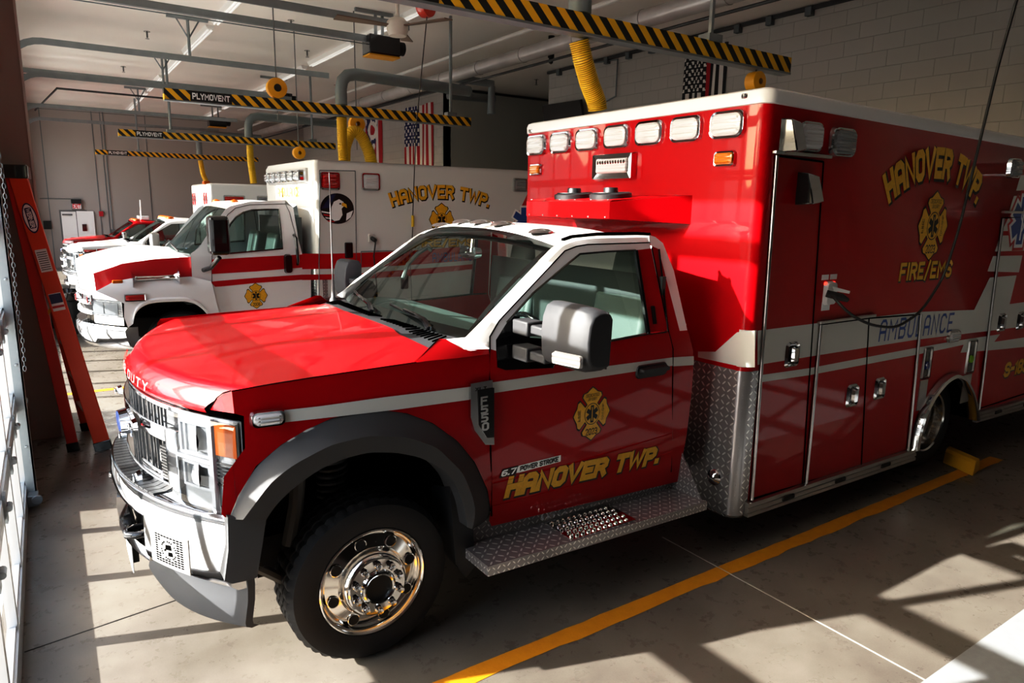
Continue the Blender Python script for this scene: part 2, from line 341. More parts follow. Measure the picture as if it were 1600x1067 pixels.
def lug_wheel(root, x, z, ydisc, side_sign, detail=True, R=.41, name='wheel'):
    """front wheel of a dual-wheel truck: the middle of the rim stands outward. side_sign -1 = outward is -Y"""
    s = side_sign; ax = (0, s, 0); o = (x, ydisc, z)
    e = bpy.data.objects.new(name, None); COL.objects.link(e); e.parent = root; ORG[e.name] = ORG[root.name]; e.empty_display_size = .1
    # tyre: ribs and cross grooves
    w = .235; prof = [(.262,-.005),(.275,.006),(.31,.012),(.355,.014),(.385,.004),(R-.012,-.016),(R,-.034)]
    ribs = [-.034,-.074,-.078,-.084,-.088,-.128,-.132,-.138,-.142,-.18,-.184,-.19,-.194,-.226]
    for i, h in enumerate(ribs[1:]): prof.append((R if i % 4 in (0, 3) else R-.009, h))
    prof += [(R-.015,-.245),(.37,-.26),(.27,-.25),(.255,-.24)]
    n = 132 if detail else 60; a = Vector((1,0,0)); b = Vector((0,0,1)); rows = []
    for r, h in prof:
        row = []
        for k in range(n):
            rr = r-(.008 if (detail and r > R-.02 and k % 3 == 0) else 0)
            th = 2*PI*k/n; row.append(Vector(o)+Vector(ax)*h+(a*math.cos(th)+b*math.sin(th))*rr)
        rows.append(row)
    mb = MB(); mb.grid(rows, 0, closed=True); mb.build('tire', 'rubber', e, 28)
    mb = MB()
    mb.lathe([(.255,-.12),(.252,-.02),(.262,-.004),(.268,.0),(.268,.008),(.262,.012),(.255,.006),(.245,-.006),(.242,-.022),(.232,-.03),(.172,-.012),(.165,.0),(.160,.022),(.150,.038),(.145,.042)], o, ax, 72, 0)
    # hand holes
    for k in range(8):
        th = 2*PI*(k+.35)/8; c = Vector(o)+(a*math.cos(th)+b*math.sin(th))*.203
        mb.lathe([(.030,-.0172),(.030,-.0125),(.026,-.0115)], c, ax, 20, 0)
        mb.lathe([(.027,-.0118),(.0005,-.0118)], c, ax, 20, 1)
    mb.build('rim', ['polished', 'hub_dark'], e, 30)
    mb = MB(); mb.lathe([(.148,.040),(.146,.05),(.138,.056),(.088,.058),(.084,.062),(.082,.074),(.074,.078),(.066,.074),(.062,.055)], o, ax, 56, 0)
    mb.lathe([(.063,.056),(.0005,.056)], o, ax, 40, 1); mb.build('hub_cover', ['chrome', 'hub_dark'], e, 30)
    if detail:
        for k in range(10):
            th = 2*PI*(k+.5)/10; c = Vector(o)+(a*math.cos(th)+b*math.sin(th))*.113
            m2 = MB(); m2.lathe([(.019,.056),(.019,.062),(.0155,.064),(.0155,.084),(.013,.090),(.0005,.092)], c, ax, 12, 0); m2.build('lug_nut', 'chrome', e, 40)
    return e
def dual_wheel(root, x, z, yo, R=.41, s=-1):
    e = bpy.data.objects.new('rear_wheel', None); COL.objects.link(e); e.parent = root; ORG[e.name] = ORG[root.name]; e.empty_display_size = .1
    o = (x, yo, z); ax = (0, s, 0); mb = MB()
    for k in (0, -.27):
        mb.lathe([(.262,k-.005),(.275,k+.006),(.33,k+.012),(.385,k+.002),(R-.01,k-.018),(R,k-.035),(R,k-.2),(R-.02,k-.235),(.27,k-.24)], o, ax, 60, 0)
    mb.build('tire', 'rubber', e, 30)
    mb = MB(); mb.lathe([(.262,-.004),(.268,.004),(.262,.01),(.25,.0),(.243,-.05),(.235,-.14),(.16,-.155),(.15,-.12),(.1,-.11),(.0005,-.105)], o, ax, 60, 0); mb.build('rim', 'polished', e, 30)
    for k in range(10):
        th = 2*PI*(k+.5)/10; c = Vector(o)+Vector((math.cos(th), 0, math.sin(th)))*.125
        m2 = MB(); m2.lathe([(.018,-.12),(.016,-.09),(.0005,-.085)], c, ax, 10, 0); m2.build('lug_nut', 'chrome', e, 40)
    return e
def strobe(root, name, o, r, u, nrm, w, h, lens='lens_white', bez=.02, depth=.03, rad=.3, frame='chrome'):
    """warning light: chrome bezel with a domed lens (a sub-part)"""
    mb = MB(); rr_ = min(w, h)*rad
    mb.plate(o, r, u, nrm, rrect(w, h, rr_), 0, depth*.6, .006, 0, cap=False)
    mb.plate(o, r, u, nrm, rrect(w-.012, h-.012, rr_), depth*.6, depth*.55, bez*.5, 0, cap=False)
    b = mb.build(name, frame, root, 40)
    mb = MB(); w2, h2 = w-bez*1.6, h-bez*1.6
    mb.plate(o, r, u, nrm, rrect(w2, h2, rr_*.9), depth*.2, depth*.8, .004, 0, cap=False)
    mb.plate(o, r, u, nrm, rrect(w2-.008, h2-.008, rr_*.9), depth*.8, depth, .02, 0)
    for k in (-1, 0, 1):
        oo = Vector(o)+Vector(u)*(h2*.27*k)
        mb.plate(oo, r, u, nrm, rrect(w2*.8, h2*.2, h2*.06), depth, depth+.006, .01, 0)
    mb.build('lens', lens, b, 40); return b

def maltese(root, name, o, r, u, nrm, R, year, small=True):
    """gold fire-service cross: red gaps, black edge, ring with a six-armed medical star, lettering"""
    o, r, u, nrm = Vector(o), Vector(r), Vector(u), Vector(nrm)
    def mp(d, th=0):
        c, s_ = math.cos(th), math.sin(th)
        return lambda x, y: o+r*((x*c-y*s_)*R*.86)+u*((x*s_+y*c)*R)+nrm*d
    arm = [(-.16,.20),(-.30,.42),(-.52,.66),(-.46,.78),(-.28,.82),(-.12,.93),(0,1.0),(.12,.93),(.28,.82),(.46,.78),(.52,.66),(.30,.42),(.16,.20)]
    def grow(p, g):
        c = Vector((0,.6)); return [tuple(c+(Vector(q)-c)*(1+g)) for q in p]
    mb = MB()
    mb.fill([(a,b) for a,b in ellipse(.5,.5,32)], mp(.0015), 0)
    for k in range(4):
        mb.fill(grow(arm, .13), mp(.0012+.0001*k, k*PI/2), 0); mb.fill(arm, mp(.0024, k*PI/2), 1)
    mb.fill(ellipse(.46,.46,32), mp(.0030), 1); mb.fill(ellipse(.415,.415,32), mp(.0033), 0); mb.fill(ellipse(.385,.385,32), mp(.0036), 1)
    for k in range(3): mb.fill([(-.085,-.33),(.085,-.33),(.085,.33),(-.085,.33)], mp(.0039+.00005*k, k*PI/3), 0)
    mb.fill([(-.02,-.26),(.02,-.26),(.02,.26),(-.02,.26)], mp(.0043), 1)
    text(mb, year, lambda x, y: mp(.0032)(x, y-.80), .24, .5, 1, 0, 1.6, 0, width=.62, center=True)
    if small:
        text(mb, 'DEDICATED', lambda x, y: mp(.0032)(x, y+.66), .11, .42, 1, 0, 1.6, 0, width=.72, center=True)
        text(mb, 'JANUARY', lambda x, y: mp(.0032)(x, y+.51), .11, .42, 1, 0, 1.6, 0, width=.5, center=True)
        text(mb, 'TOWNSHIP', lambda x, y: mp(.0032)(.66-y, x), .11, .42, 1, 0, 1.6, 0, width=.62, center=True)
        text(mb, 'FIRE', lambda x, y: mp(.0032)(-.78+y, x), .14, .42, 1, 0, 1.6, 0, width=.4, center=True)
    return mb.build(name, ['ink_black', 'gold'], root, None, merge=False)

def cab_front(root, P='paint_red', PW='paint_white', detail=True, stripe=True):
    """hood, fenders, grille, lights, bumper, cab shell, doors, glass, seats of one cab"""
    # ---- hood
    def hood_pt(s, t):       # s 0..1 across (0 near edge, 1 far edge), t 0..1 front to rear
        ye = .215+.155*max(0, 1-t/.055); Y = ye+(2.44-2*ye)*s; d = abs(Y-1.22)/1.005
        xf = FX(Y, .02)+.0; xr = -1.975-.09*(1-d**2)
        x = xf+(xr-xf)*t
        edge = 1.443+.034*t
        crown = (1-d**3.0)*(.012+.055*t)+(.018*min(1, t*3) if d < .52 else (.018*min(1, t*3)*max(0, (.60-d)/.08) if d < .6 else 0))
        front = -.080*max(0, 1-t/.06)**2
        return Vector((x, Y, edge+crown+front*(1.0)-(.03*(1-t)*(1-d**2))))
    ts = [0,.012,.03,.055,.085,.12,.18,.28,.4,.52,.64,.76,.88,1]; ss = [0,.01,.025,.05,.08,.12,.17,.205,.235,.27,.34,.42,.5,.58,.66,.73,.765,.795,.83,.88,.92,.95,.975,.99,1]
    rows = []
    for s_ in ss:
        row = [hood_pt(s_, t) for t in ts]; Y = row[0].y
        lip = [Vector((FX(Y, .03), Y, 1.318)), Vector((FX(Y, .012), Y, 1.326)), Vector((FX(Y, .004), Y, 1.345))]
        rows.append(lip+row)
    mb = MB(); mb.grid(rows, 0)
    if detail:
        # raised red letters on the hood nose, highlights mixed into their pink colour
        def nose(x, y): Yq = 1.22-x; return Vector((FX(Yq, .0015)+(.006*(y/.045)), Yq, 1.343+y))
        mb2 = MB(); text(mb2, 'SUPER DUTY', nose, .040, .5, 1, 0, 3.2, 0, width=.86, center=True, nrm=(-1,0,0))
    h = mb.build('hood', P, root, 50)
    if detail: mb2.build('raised_lettering', 'letter_highlight', h, None, merge=False)
    for far in (False, True):
        m = side(0, far); mf = lambda p: Vector((p.x, 2.44-p.y, p.z)) if far else p
        out = SPL([(362,611),(366,646),(381,650),(383,700),(350,745),(346,803),(357,812)]+FL_OUT[1:-1]+[(768,806),(765,600),(765,553),(720,559)]+CREASE[::-1][1:-1])
        mb = MB(); mb.fill(out, m, 0, .15, .12)
        tri = [on(646,566,1,.205), on(685,529,1,.30), on(697,530,1,.29), on(725,546,1,.225), on(763,545,1,.2), on(765,553,1,.2), on(720,559,1,.2)]
        mb.add([mf(p) for p in tri], [(0,1,2,3),(0,3,6),(3,4,5,6)], 0)
        nose = [on(328,640,1,.372), on(331,634,1,.35), on(340,622,1,.29), on(349,615,1,.25), on(362,611,1,.201), on(366,646,1,.201), on(350,643.5,1,.27)]
        mb.add([mf(p) for p in nose], [(0,1,2,6),(2,3,4,6),(4,5,6)], 0)
        f = mb.build('fender', P, root, 40)
        mb = MB(); seamline(mb, [m(*SP(*p, off=.001)) for p in CREASE[:-1]]+([on(685,529,1,.298)] if not far else []), .0026); seamline(mb, [on(u,v,1,y)+Vector((-.003,0,.002)) for u,v,y in ((328,640,.372),(340,622,.29),(349,615,.25),(362,611,.201))], .0026)
        if detail and not far: mb.build('hood_gap', 'void', f, None)
        # wheel arch flare
        A = smoothline([m(*q)+Vector((0, .004 if not far else -.004, 0)) for q in SPL(FL_OUT)], 44, 1)
        Bq = smoothline([mf(Vector((on(u,v,1,.12).x, .12, on(u,v,1,.12).z))) for u, v in FL_MID], 44, 1)
        C = smoothline([mf(Vector((on(u,v,1,.135).x, .135, on(u,v,1,.135).z))) for u, v in FL_IN], 44, 1)
        D = [Vector((p.x, 2.44-.30 if far else .30, p.z-.01)) for p in C]
        mb = MB(); mb.grid([A, Bq, C, D], 0)
        mb.add([A[0],Bq[0],C[0],D[0]], [(0,1,2,3)], 0); mb.add([A[-1],Bq[-1],C[-1],D[-1]], [(0,1,2,3)], 0)
        mb.build('wheel_arch_flare', 'flare_black', root, 30)
        # inner arch liner
        if detail or not far:
            E_ = [Vector((p.x, (2.44-.62) if far else .62, p.z)) for p in C]
            mb = MB(); mb.grid([D, E_], 0); mb.fill([(p.x, p.z) for p in E_], lambda x, z: Vector((x, (2.44-.62) if far else .62, z)), 0); mb.build('arch_liner', 'void', root, 40)
    # ---- grille
    mb = MB(); fpatch(mb, .52, 1.92, .86, 1.325, .03, 0, 1, 24); mb.build('grille_mesh', ['void', 'gloss_black'], root)
    mb = MB()
    for z0, z1, t in ((1.288,1.312,.02),(1.145,1.215,.04),(.885,.955,.045)): fpatch(mb, .535, 1.905, z0, z1, .03, t, 0, 24)
    for a, b in ((.53,.615),(1.825,1.91)): fpatch(mb, a, b, .885, 1.215, .03, .045, 0, 4)
    for a, b in ((.70,.95),(1.49,1.74)): fpatch(mb, a, b, .955, .985, .03, .03, 0, 6)
    g = mb.build('grille', 'chrome', root, 40, .006)
    mb = MB()
    for k in range(11): fpatch(mb, .62, .68, .965+.0145*k, .972+.0145*k, .025, .03, 0, 2); fpatch(mb, 1.76, 1.82, .965+.0145*k, .972+.0145*k, .025, .03, 0, 2)
    for k in range(15): fpatch(mb, .70+.07*k, .706+.07*k, .95, 1.13, .026, .01, 0, 1); fpatch(mb, .70+.07*k, .706+.07*k, 1.215, 1.285, .026, .01, 0, 1)
    mb.build('louver', 'steel_grey', g)
    mb = MB(); o = (FX(1.22, -.035), 1.22, 1.10)
    mb.plate(o, (0,1,0), (0,0,1), (-1,0,0), ellipse(.135,.062), -.03, .012, .012, 0); mb.plate(o, (0,1,0), (0,0,1), (-1,0,0), ellipse(.115,.046), .012, .016, .004, 1)
    mb.build('oval_badge', ['chrome', 'ink_blue'], g)
    if detail:
        for y in (.86, 1.58):
            for z in (1.175, .92): strobe(g, 'grille_light', (FX(y, -.03), y, z), (0,1,0), (0,0,1), (-1,0,0), .10, .045, 'lens_white', .012, .03)
    # ---- headlights
    for far in (False, True):
        Y = (lambda y: 2.44-y) if far else (lambda y: y)
        mb = MB()
        fpatch(mb, Y(.205), Y(.545), .885, 1.312, .012, 0, 0, 10, z0b=.885, z1b=1.312)
        hl = mb.build('headlight', 'reflector', root)
        mb = MB()   # bright inner bezels
        for a, b, z0, z1 in ((.335,.51,1.13,1.28),(.34,.50,.985,1.10)):
            fpatch(mb, Y(a), Y(b), z0, z0+.012, .0, .01, 0, 4); fpatch(mb, Y(a), Y(b), z1-.012, z1, .0, .01, 0, 4)
            fpatch(mb, Y(a), Y(a+.012), z0, z1, .0, .01, 0, 1); fpatch(mb, Y(b-.012), Y(b), z0, z1, .0, .01, 0, 1)
        fpatch(mb, Y(.32), Y(.545), 1.105, 1.122, .002, .014, 0, 5); fpatch(mb, Y(.318), Y(.336), .90, 1.31, .002, .016, 0, 2)
        mb.build('reflector_bezel', 'bezel_bright', hl, 40)
        if not far:
            mb = MB()
            for zc in (1.205, 1.045): mb.lathe([(.058,.004),(.05,.012),(.035,.03),(.0005,.038)], (FX(.42,.008), .42, zc), (-1,0.25,0), 28, 0)
            mb.build('projector', 'bezel_bright', hl, 40)
        mb = MB(); fpatch(mb, Y(.215), Y(.315), 1.155, 1.295, .004, .008, 0, 5); mb.build('turn_signal', 'lens_orange', hl)
        mb = MB()
        fpatch(mb, Y(.205), Y(.225), 1.14, 1.312, .002, .004, 0, 2); fpatch(mb, Y(.30), Y(.32), 1.14, 1.30, .002, .004, 0, 2)
        for k in range(7): fpatch(mb, Y(.235+.008*k*0), Y(.315), 1.02+.016*k, 1.028+.016*k, .002, .006, 0, 4)
        mb.build('black_trim', 'matte_black', hl)
        mb = MB(); rows = []
        for i in range(13):
            t = i/12; y = Y(.198+(.555-.198)*t); zt = 1.315; zb = .882+(.0 if t > .3 else .05*(1-t/.3))
            rows.append([(FX(y,.01),y,zt+.004),(FX(y,-.022),y,zt-.012),(FX(y,-.030),y,zt-.05),(FX(y,-.034),y,(zt+zb)/2),(FX(y,-.030),y,zb+.03),(FX(y,-.012),y,zb)])
        mb.grid(rows, 0); mb.build('lens', 'lens_clear', hl, 60)
    # ---- bumper
    sec = lambda z0: [(.16 if z0 > .7 else .05,.905),(-.035,.905),(-.052,.895),(-.06,.87),(-.062,z0+.05),(-.055,z0+.02),(-.03,z0),(.16 if z0 > .7 else .05,z0)]
    mb = MB()
    for y0, y1, z0, n in ((.215,.70,.575,12),(1.74,2.225,.575,12),(.70,1.74,.765,14)):
        rows = [[(FB(y0+(y1-y0)*i/n, a), y0+(y1-y0)*i/n, b) for a, b in sec(z0)] for i in range(n+1)]
        mb.grid(rows, 0, closed=True); mb.add(rows[0], [tuple(range(8))], 0); mb.add(rows[-1], [tuple(range(8))], 0)
    fpatch(mb, .70, 1.74, .565, .625, .0, .05, 0, 12, FX=FB)
    bp = mb.build('bumper', 'chrome', root, 35)
    mb = MB(); fpatch(mb, .70, 1.74, .62, .77, .02, 0, 0, 10, FX=FB); mb.build('bumper_recess', 'void', bp)
    mb = MB()
    for k in range(26):
        y = .64+(1.8-.64)*k/26; fpatch(mb, y, y+.038, .904, .912, .075, .115, 0, 2, FX=FB)
    mb.build('step_pad', 'plastic_black', bp, 30)
    if detail:
        mb = MB(); fpatch(mb, .40, .64, .60, .765, -.062, .004, 0, 6, FX=FB)
        for i in range(9):
            for k in range(12):
                yy, zz = .43+.0195*i, .617+.0112*k
                if math.hypot((yy-.515)/.062, (zz-.683)/.055) > 1: fpatch(mb, yy, yy+.015, zz, zz+.0065, -.066, .0008, 1, 1, FX=FB)
        def pl(x, y): return Vector((FB(.515-x, -.0672), .515-x, .683+y))
        for k in range(24):
            a0, a1 = 2*PI*k/24, 2*PI*(k+.6)/24
            if k % 4 != 3: mb.add([pl(.05*math.cos(a), .046*math.sin(a)) if j < 2 else pl(.041*math.cos(a), .037*math.sin(a)) for j, a in enumerate((a0,a1,a1,a0))], [(0,1,2,3)], 1)
        for a, b, c, d in ((-.02,.0,.02,.028),(-.004,-.028,.026,-.004),(-.03,-.01,-.014,.004)): mb.add([pl(a,b),pl(c,b+.004),pl(c-.004,d),pl(a+.002,d-.004)], [(0,1,2,3)], 1)
        mb.build('siren_grille', ['satin_metal', 'void'], bp)
        for y in (.80, 1.64):
            mb = MB(); mb.tube([(FB(y,.0), y-.045, .68),(FB(y,-.06), y-.045, .68),(FB(y,-.095), y-.02, .68),(FB(y,-.095), y+.02, .68),(FB(y,-.06), y+.045, .68),(FB(y,.0), y+.045, .68)], .017, 8); mb.build('tow_hook', 'gloss_black', bp, 50)
        mb = MB(); mb.box(-3.306, -3.300, 1.06, 1.38, .345, .50); mb.build('license_plate', 'ink_white', bp, None, .004); mb = MB(); mb.box(-3.299, -3.27, 1.10, 1.34, .38, .60); mb.build('plate_bracket', 'matte_black', bp, None, .004)
    # end caps and air dam
    for far in (False, True):
        Y = (lambda y: 2.44-y) if far else (lambda y: y)
        pts = xz([(356,809),(416,812),(411,845),(402,902),(392,906),(363,912),(351,908),(357,860)], .165)
        mb = MB(); mb.fill(pts, lambda x, z: Vector((x, Y(.165), z)), 0, .05)
        mb.add([Vector((x, Y(.165), z)) for x, z in pts]+[Vector((x+.0, Y(.30), z)) for x, z in pts], [(i,(i+1)%8,8+(i+1)%8,8+i) for i in range(8)], 0)
        mb.build('bumper_end_cap', 'flare_black', root, 40)
        rows = []
        for i in range(15):
            t = i/14; y = Y(.21+(.93-.21)*t); zb = .385 - .03*math.sin(PI*min(1, t*1.3)*.8) + .13*max(0, t-.6)**1.4; zt = .585+.05*max(0, 1-t/.3)
            rows.append([(FX(y,.06),y,zt+.02),(FX(y,-.0),y,zt),(FX(y,.004),y,zt-.05),(FX(y,.0),y,(zt+zb)/2),(FX(y,-.015),y,zb+.03),(FX(y,-.012),y,zb+.012),(FX(y,.01),y,zb)])
        mb = MB(); mb.grid(rows, 0); a = rows[0]
        mb.add(a+[(x+.03, y, z+.005) for x, y, z in a], [(i,i+1,8+i,7+i) for i in range(6)], 0)
        mb.build('air_dam', 'plastic_grey', root, 40)
    # ---- cab shell: pillars, roof sides, back
    R1p = [(727,527),(760,494),(800,452),(863,385),(878,376),(892,371),(931,367),(994,366),(1014,367)]
    R2p = [(765,545),(765,526),(779.5,501),(800,479),(830,447),(882,392),(900,385),(918,382),(1015,379)]
    def rail_in(u, v):
        y = .3
        for _ in range(8):
            P = on(u, v, 1, y); y = YS(P.z)+.075
        return P
    N_ = 26; shell = MB()
    for far in (False, True):
        mf = (lambda p: Vector((p.x, 2.44-p.y, p.z))) if far else (lambda p: p); m = side(0, far)
        r1 = [mf(p) for p in resample([rail_in(*p) for p in R1p], N_)]; r2 = [m(*SP(*p)) for p in R2p]; r2 = resample(r2, N_)
        mid = [(a+b)/2+Vector((0, .022 if far else -.022, .008)) for a, b in zip(r1, r2)]
        shell.grid([r1, mid, r2], 0)
        base = [mf(on(697,530,1,.31)), mf(on(727,527,1,.36)), m(*SP(765,526)), m(*SP(765,545)), mf(on(735,548,1,.21)), mf(on(725,546,1,.23))]
        shell.add(base, [tuple(range(6))], 0)
        shell.fill(SPL([(1014,367),(1024,370),(1036,380),(1053,423),(1074,516),(1062,517),(1029,389),(1018,384),(1015,379)]), m, 0, .1, .08)
        red = MB(); red.fill(SPL([(1018,384),(1029,389),(1062,517),(1074,516),(1083,548),(1083,580),(1080,620),(1062,735),(1048,737),(1050,620),(1051,545),(1044,518)]), m, 0, .1, .08)
        # rocker under the door
        red.fill(SPL([(764,813),(768,806),(1048,737),(1062,735),(1060,752),(768,822)]), m, 0); red.build('cab_side_panel', P, root, 40)
        if detail and not far:
            sm = MB(); seamline(sm, [side(.002)(*SP(*p)) for p in [(765,600),(765,545),(765,526),(779.5,501),(800,479),(882,392),(900,385),(918,382),(1015,379)]], .004)
            seamline(sm, [rail_in(*p)+Vector((0,-.004,.004)) for p in R1p[4:]], .012)
    # roof: from the windshield head to the back edge
    def roof_pt(s, t):
        Y = .425+(2.015-.425)*s; d = abs(Y-1.22)/.795
        xf = -1.19-.07*(1-d*d); xr = -.46
        x = xf+(xr-xf)*t; z = 1.985+.075*(1-d**2.6)+.035*math.sin(PI*min(1, t*1.0+.0)**.6)*.9
        return Vector((x, Y, z-(.02*max(0, t-.85)/.15)))
    rows = [[roof_pt(i/16, j/12) for j in range(13)] for i in range(17)]
    shell.grid(rows, 0)
    # ditch strip between roof and side rail, back wall
    for far in (False, True):
        mf = (lambda p: Vector((p.x, 2.44-p.y, p.z))) if far else (lambda p: p)
        r1 = resample([rail_in(*p) for p in R1p[3:]], 13)
        ed = [roof_pt(0, j/12) for j in range(13)]
        shell.grid([[mf(p) for p in r1], [mf(p) for p in ed]], 0)
    bw = [(YS(1.95)+.08, 1.97),(1.22,2.055),(2.44-YS(1.95)-.08,1.97),(2.20,1.5),(2.20,.62),(.24,.62),(.24,1.5)]
    shell.add([Vector((-.44 if z > 1.9 else (-.29 if z < 1.6 else -.35), y, z)) for y, z in bw], [tuple(range(7))], 0)
    shell.grid([[Vector((-.46, .425+1.59*i/8, roof_pt(i/8, 1).z)) for i in range(9)], [Vector((-.40, .425+1.59*i/8, 1.93)) for i in range(9)]], 0)
    sh = shell.build('cab_shell', PW, root, 40)
    if detail: sm.build('door_gap', 'void', sh, None)
    # ---- doors
    for far in (False, True):
        m = side(.003, far)
        mb = MB(); mb.fill(SPL([(768,806),(765,600),(765,545),(775,548)]+WIN[7:]+[WIN[0],(1017,388),(1044,518),(1051,545),(1050,620),(1048,737)], .003), m, 0, .16, .1)
        mb.fill(SPL([(765,545),(765,526),(779.5,501),(800,479),(882,392),(900,385),(918,382),(1015,379),(1017,388),(993,391)]+WIN[1:7]+[(775,548)], .003), m, 1, None, .1)
        d = mb.build('door', [P, PW], root, 40)
        mb = MB(); mb.fill(SPL(WIN), side(-.012, far), 0, .2, .12); mb.build('side_window', 'glass', d, 40)
        mb = MB(); mb.fill(SPL([(775,531),(778,574),(790,578),(828,575),(828,515),(815,497),(803,494),(792,504)], .004), side(.004, far), 0)
        for p0, p1 in (((993,391),(1013,521)),): 
            seamline(mb, [side(.004, far)(*SP(*p, off=.004)) for p in (p0, p1)], .014)
        seamline(mb, [side(.004, far)(*SP(*p, off=.004)) for p in WIN[:6]], .006)
        seamline(mb, [side(.004, far)(*SP(*p, off=.004)) for p in ((862,575),(880,545),(950,533),(1013,521),(1041,518))], .007)
        if not far: mb.tube([side(.004)(*SP(1029,389)), side(.004)(*SP(1043,518))], .006, 6)
        mb.build('window_seal', 'gloss_black', d, 40)
        if not far and detail:
            seam = MB(); seamline(seam, [side(.003)(*SP(*p)) for p in ((765,600),(766,700),(768,806))], .004); seam.build('gap_line', 'void', d, None)
            seam = MB(); seamline(seam, [side(.003)(*SP(*p)) for p in ((1018,387),(1044,518),(1051,545),(1050,620),(1048,737))], .004)
            seam.build('gap_line', 'void', d, None)
            mb = MB()   # body crease low on the door
            seamline(mb, [side(.0)(*SP(*p)) for p in ((770,755),(900,722),(1049,677))], .006)
            seamline(mb, [side(.0)(*SP(*p)) for p in ((770,790),(900,757),(1049,706))], .005); mb.build('body_crease', P, d)
            # handle
            o = Vector((SP(1017,578)[0], .198, SP(1017,578)[1])); mb = MB()
            mb.plate(o, (1,0,0.0), (0,0,1), (0,-1,0), rrect(.255,.085,.03), 0, .012, .006); mb.plate(o+Vector((0.005,0,.008)), (1,0,0), (0,0,1), (0,-1,0), rrect(.225,.036,.014), .012, .045, .006)
            mb.build('door_handle', 'plastic_black', d, 40)
            o = SP(1018.5,492); mb = MB(); mb.plate((o[0]+.01, YS(o[1])-.004, o[1]), (1,0,0), (0,.24,.97), (0,-1,0), rrect(.03,.11,.006), 0, .006, .002); mb.build('keypad', 'gloss_black', d, 40)
    # ---- windshield and cowl
    def ws(s, t):
        d = abs(2*s-1); yb = .355+1.73*s; yt = .455+1.53*s
        a = Vector((-1.785-.085*(1-d*d), yb, 1.525)); b = Vector((-1.185-.065*(1-d*d), yt, 1.972+.045*(1-d**2.4)))
        return a.lerp(b, t)+Vector((-.03,0,.03))*math.sin(PI*t)*.6
    rows = [[ws(i/16, j/8) for j in range(9)] for i in range(17)]
    mb = MB(); mb.grid(rows, 0); w = mb.build('windshield', 'glass_front', root, 60)
    mb = MB()
    mb.grid([[ws(i/16, t)+Vector((.004,0,-.004)) for t in (0,.05,.085)] for i in range(17)], 0); mb.grid([[ws(i/16, t)+Vector((.004,0,-.004)) for t in (.945,1.0)] for i in range(17)], 0)
    mb.grid([[ws(s_, j/8)+Vector((.004,0,-.004)) for j in range(9)] for s_ in (0,.022)], 0); mb.grid([[ws(s_, j/8)+Vector((.004,0,-.004)) for j in range(9)] for s_ in (.978,1)], 0)
    mb.build('black_border', 'gloss_black', w, 60)
    mb = MB(); rows = []
    for i in range(25):
        s_ = i/24; a = hood_pt(.04+.92*s_, 1)+Vector((.012,0,-.012)); b = ws(.0+1.0*s_, 0); rows.append([a, a.lerp(b, .5)+Vector((0,0,.008)), b])
    mb.grid(rows, 0)
    c = mb.build('cowl', 'plastic_grey', root, 50)
    mb = MB()
    for i in range(46):
        s_ = .06+.88*i/46
        if .36 < s_ < .43:
            if mb.v: mb.build('vent_grille', 'void', c); mb = MB()
            continue
        a = hood_pt(.04+.92*s_, 1)+Vector((.03,0,-.004)); b = ws(s_, 0); u = a.lerp(b, .18); v = a.lerp(b, .72)
        mb.tube([u+Vector((0,0,.012)), v+Vector((0,0,.014))], .005, 5)
    mb.build('vent_grille', 'void', c)
    if detail:
        # wipers
        for base, tip, heel in (((668,524),(560,483),(575,487)),((590,495),(578,448),(580,455))):
            pass
        def wp(s_, t, k=.03): return ws(s_, t)+Vector((-.6,0,.8))*k
        for s0, s1, s2 in ((.17,.36,.52),(.58,.82,.97)):
            mb = MB(); mb.tube([wp(s0,.0,.02), wp(s0+.03,.035,.045), wp((s0+s1)/2,.06,.045), wp(s1,.085,.035)], .012, 7, rads=[.018,.016,.012,.009])
            mb.tube([wp(s1-.16,.055,.016), wp(s1,.085,.018), wp(s2-.02,.115,.014)], .0085, 6); mb.build('wiper', 'gloss_black', root, 50)
        mb = MB(); b0 = on(521,470,1,2.08); mb.lathe([(.03,0),(.026,.03),(.014,.05),(.012,.16),(.006,.18),(.004,.75),(.0035,.9)], (b0.x, b0.y, b0.z-.02), (0,0,1), 10); mb.build('antenna', 'steel_grey', root, 50)
        # roof clearance lights
        for y in (.62, .98, 1.22, 1.46, 1.82):
            s_ = (y-.425)/1.59; q = roof_pt(s_, .11); mb = MB()
            mb.lathe([(.06,0),(.055,.012),(.035,.024),(.0005,.028)], q+Vector((0,0,-.002)), (0,0,1), 14); b_ = mb.build('clearance_light', 'chrome', root, 50)
            for vv in b_.data.vertices:
                lc = vv.co-(q-ORG[root.name]); vv.co = (q-ORG[root.name])+Vector((lc.x*1.5, lc.y*.75, lc.z))
    # ---- inside the cab
    mb = MB(); rows = []
    for i in range(13):
        s_ = i/12; y = .30+1.84*s_; rows.append([Vector((-1.80-.08*(1-(2*s_-1)**2), y, 1.50)), Vector((-1.5, y, 1.52)), Vector((-1.28, y, 1.49)), Vector((-1.2, y, 1.38)), Vector((-1.2, y, .95))])
    mb.grid(rows, 0); mb.build('dashboard', 'dash', root, 40)
    mb = MB(); mb.box(-1.9,-.32,.26,2.18,.70,.74); mb.box(-.50,-.47,.26,2.18,.74,1.80); mb.build('cab_floor', 'interior', root)
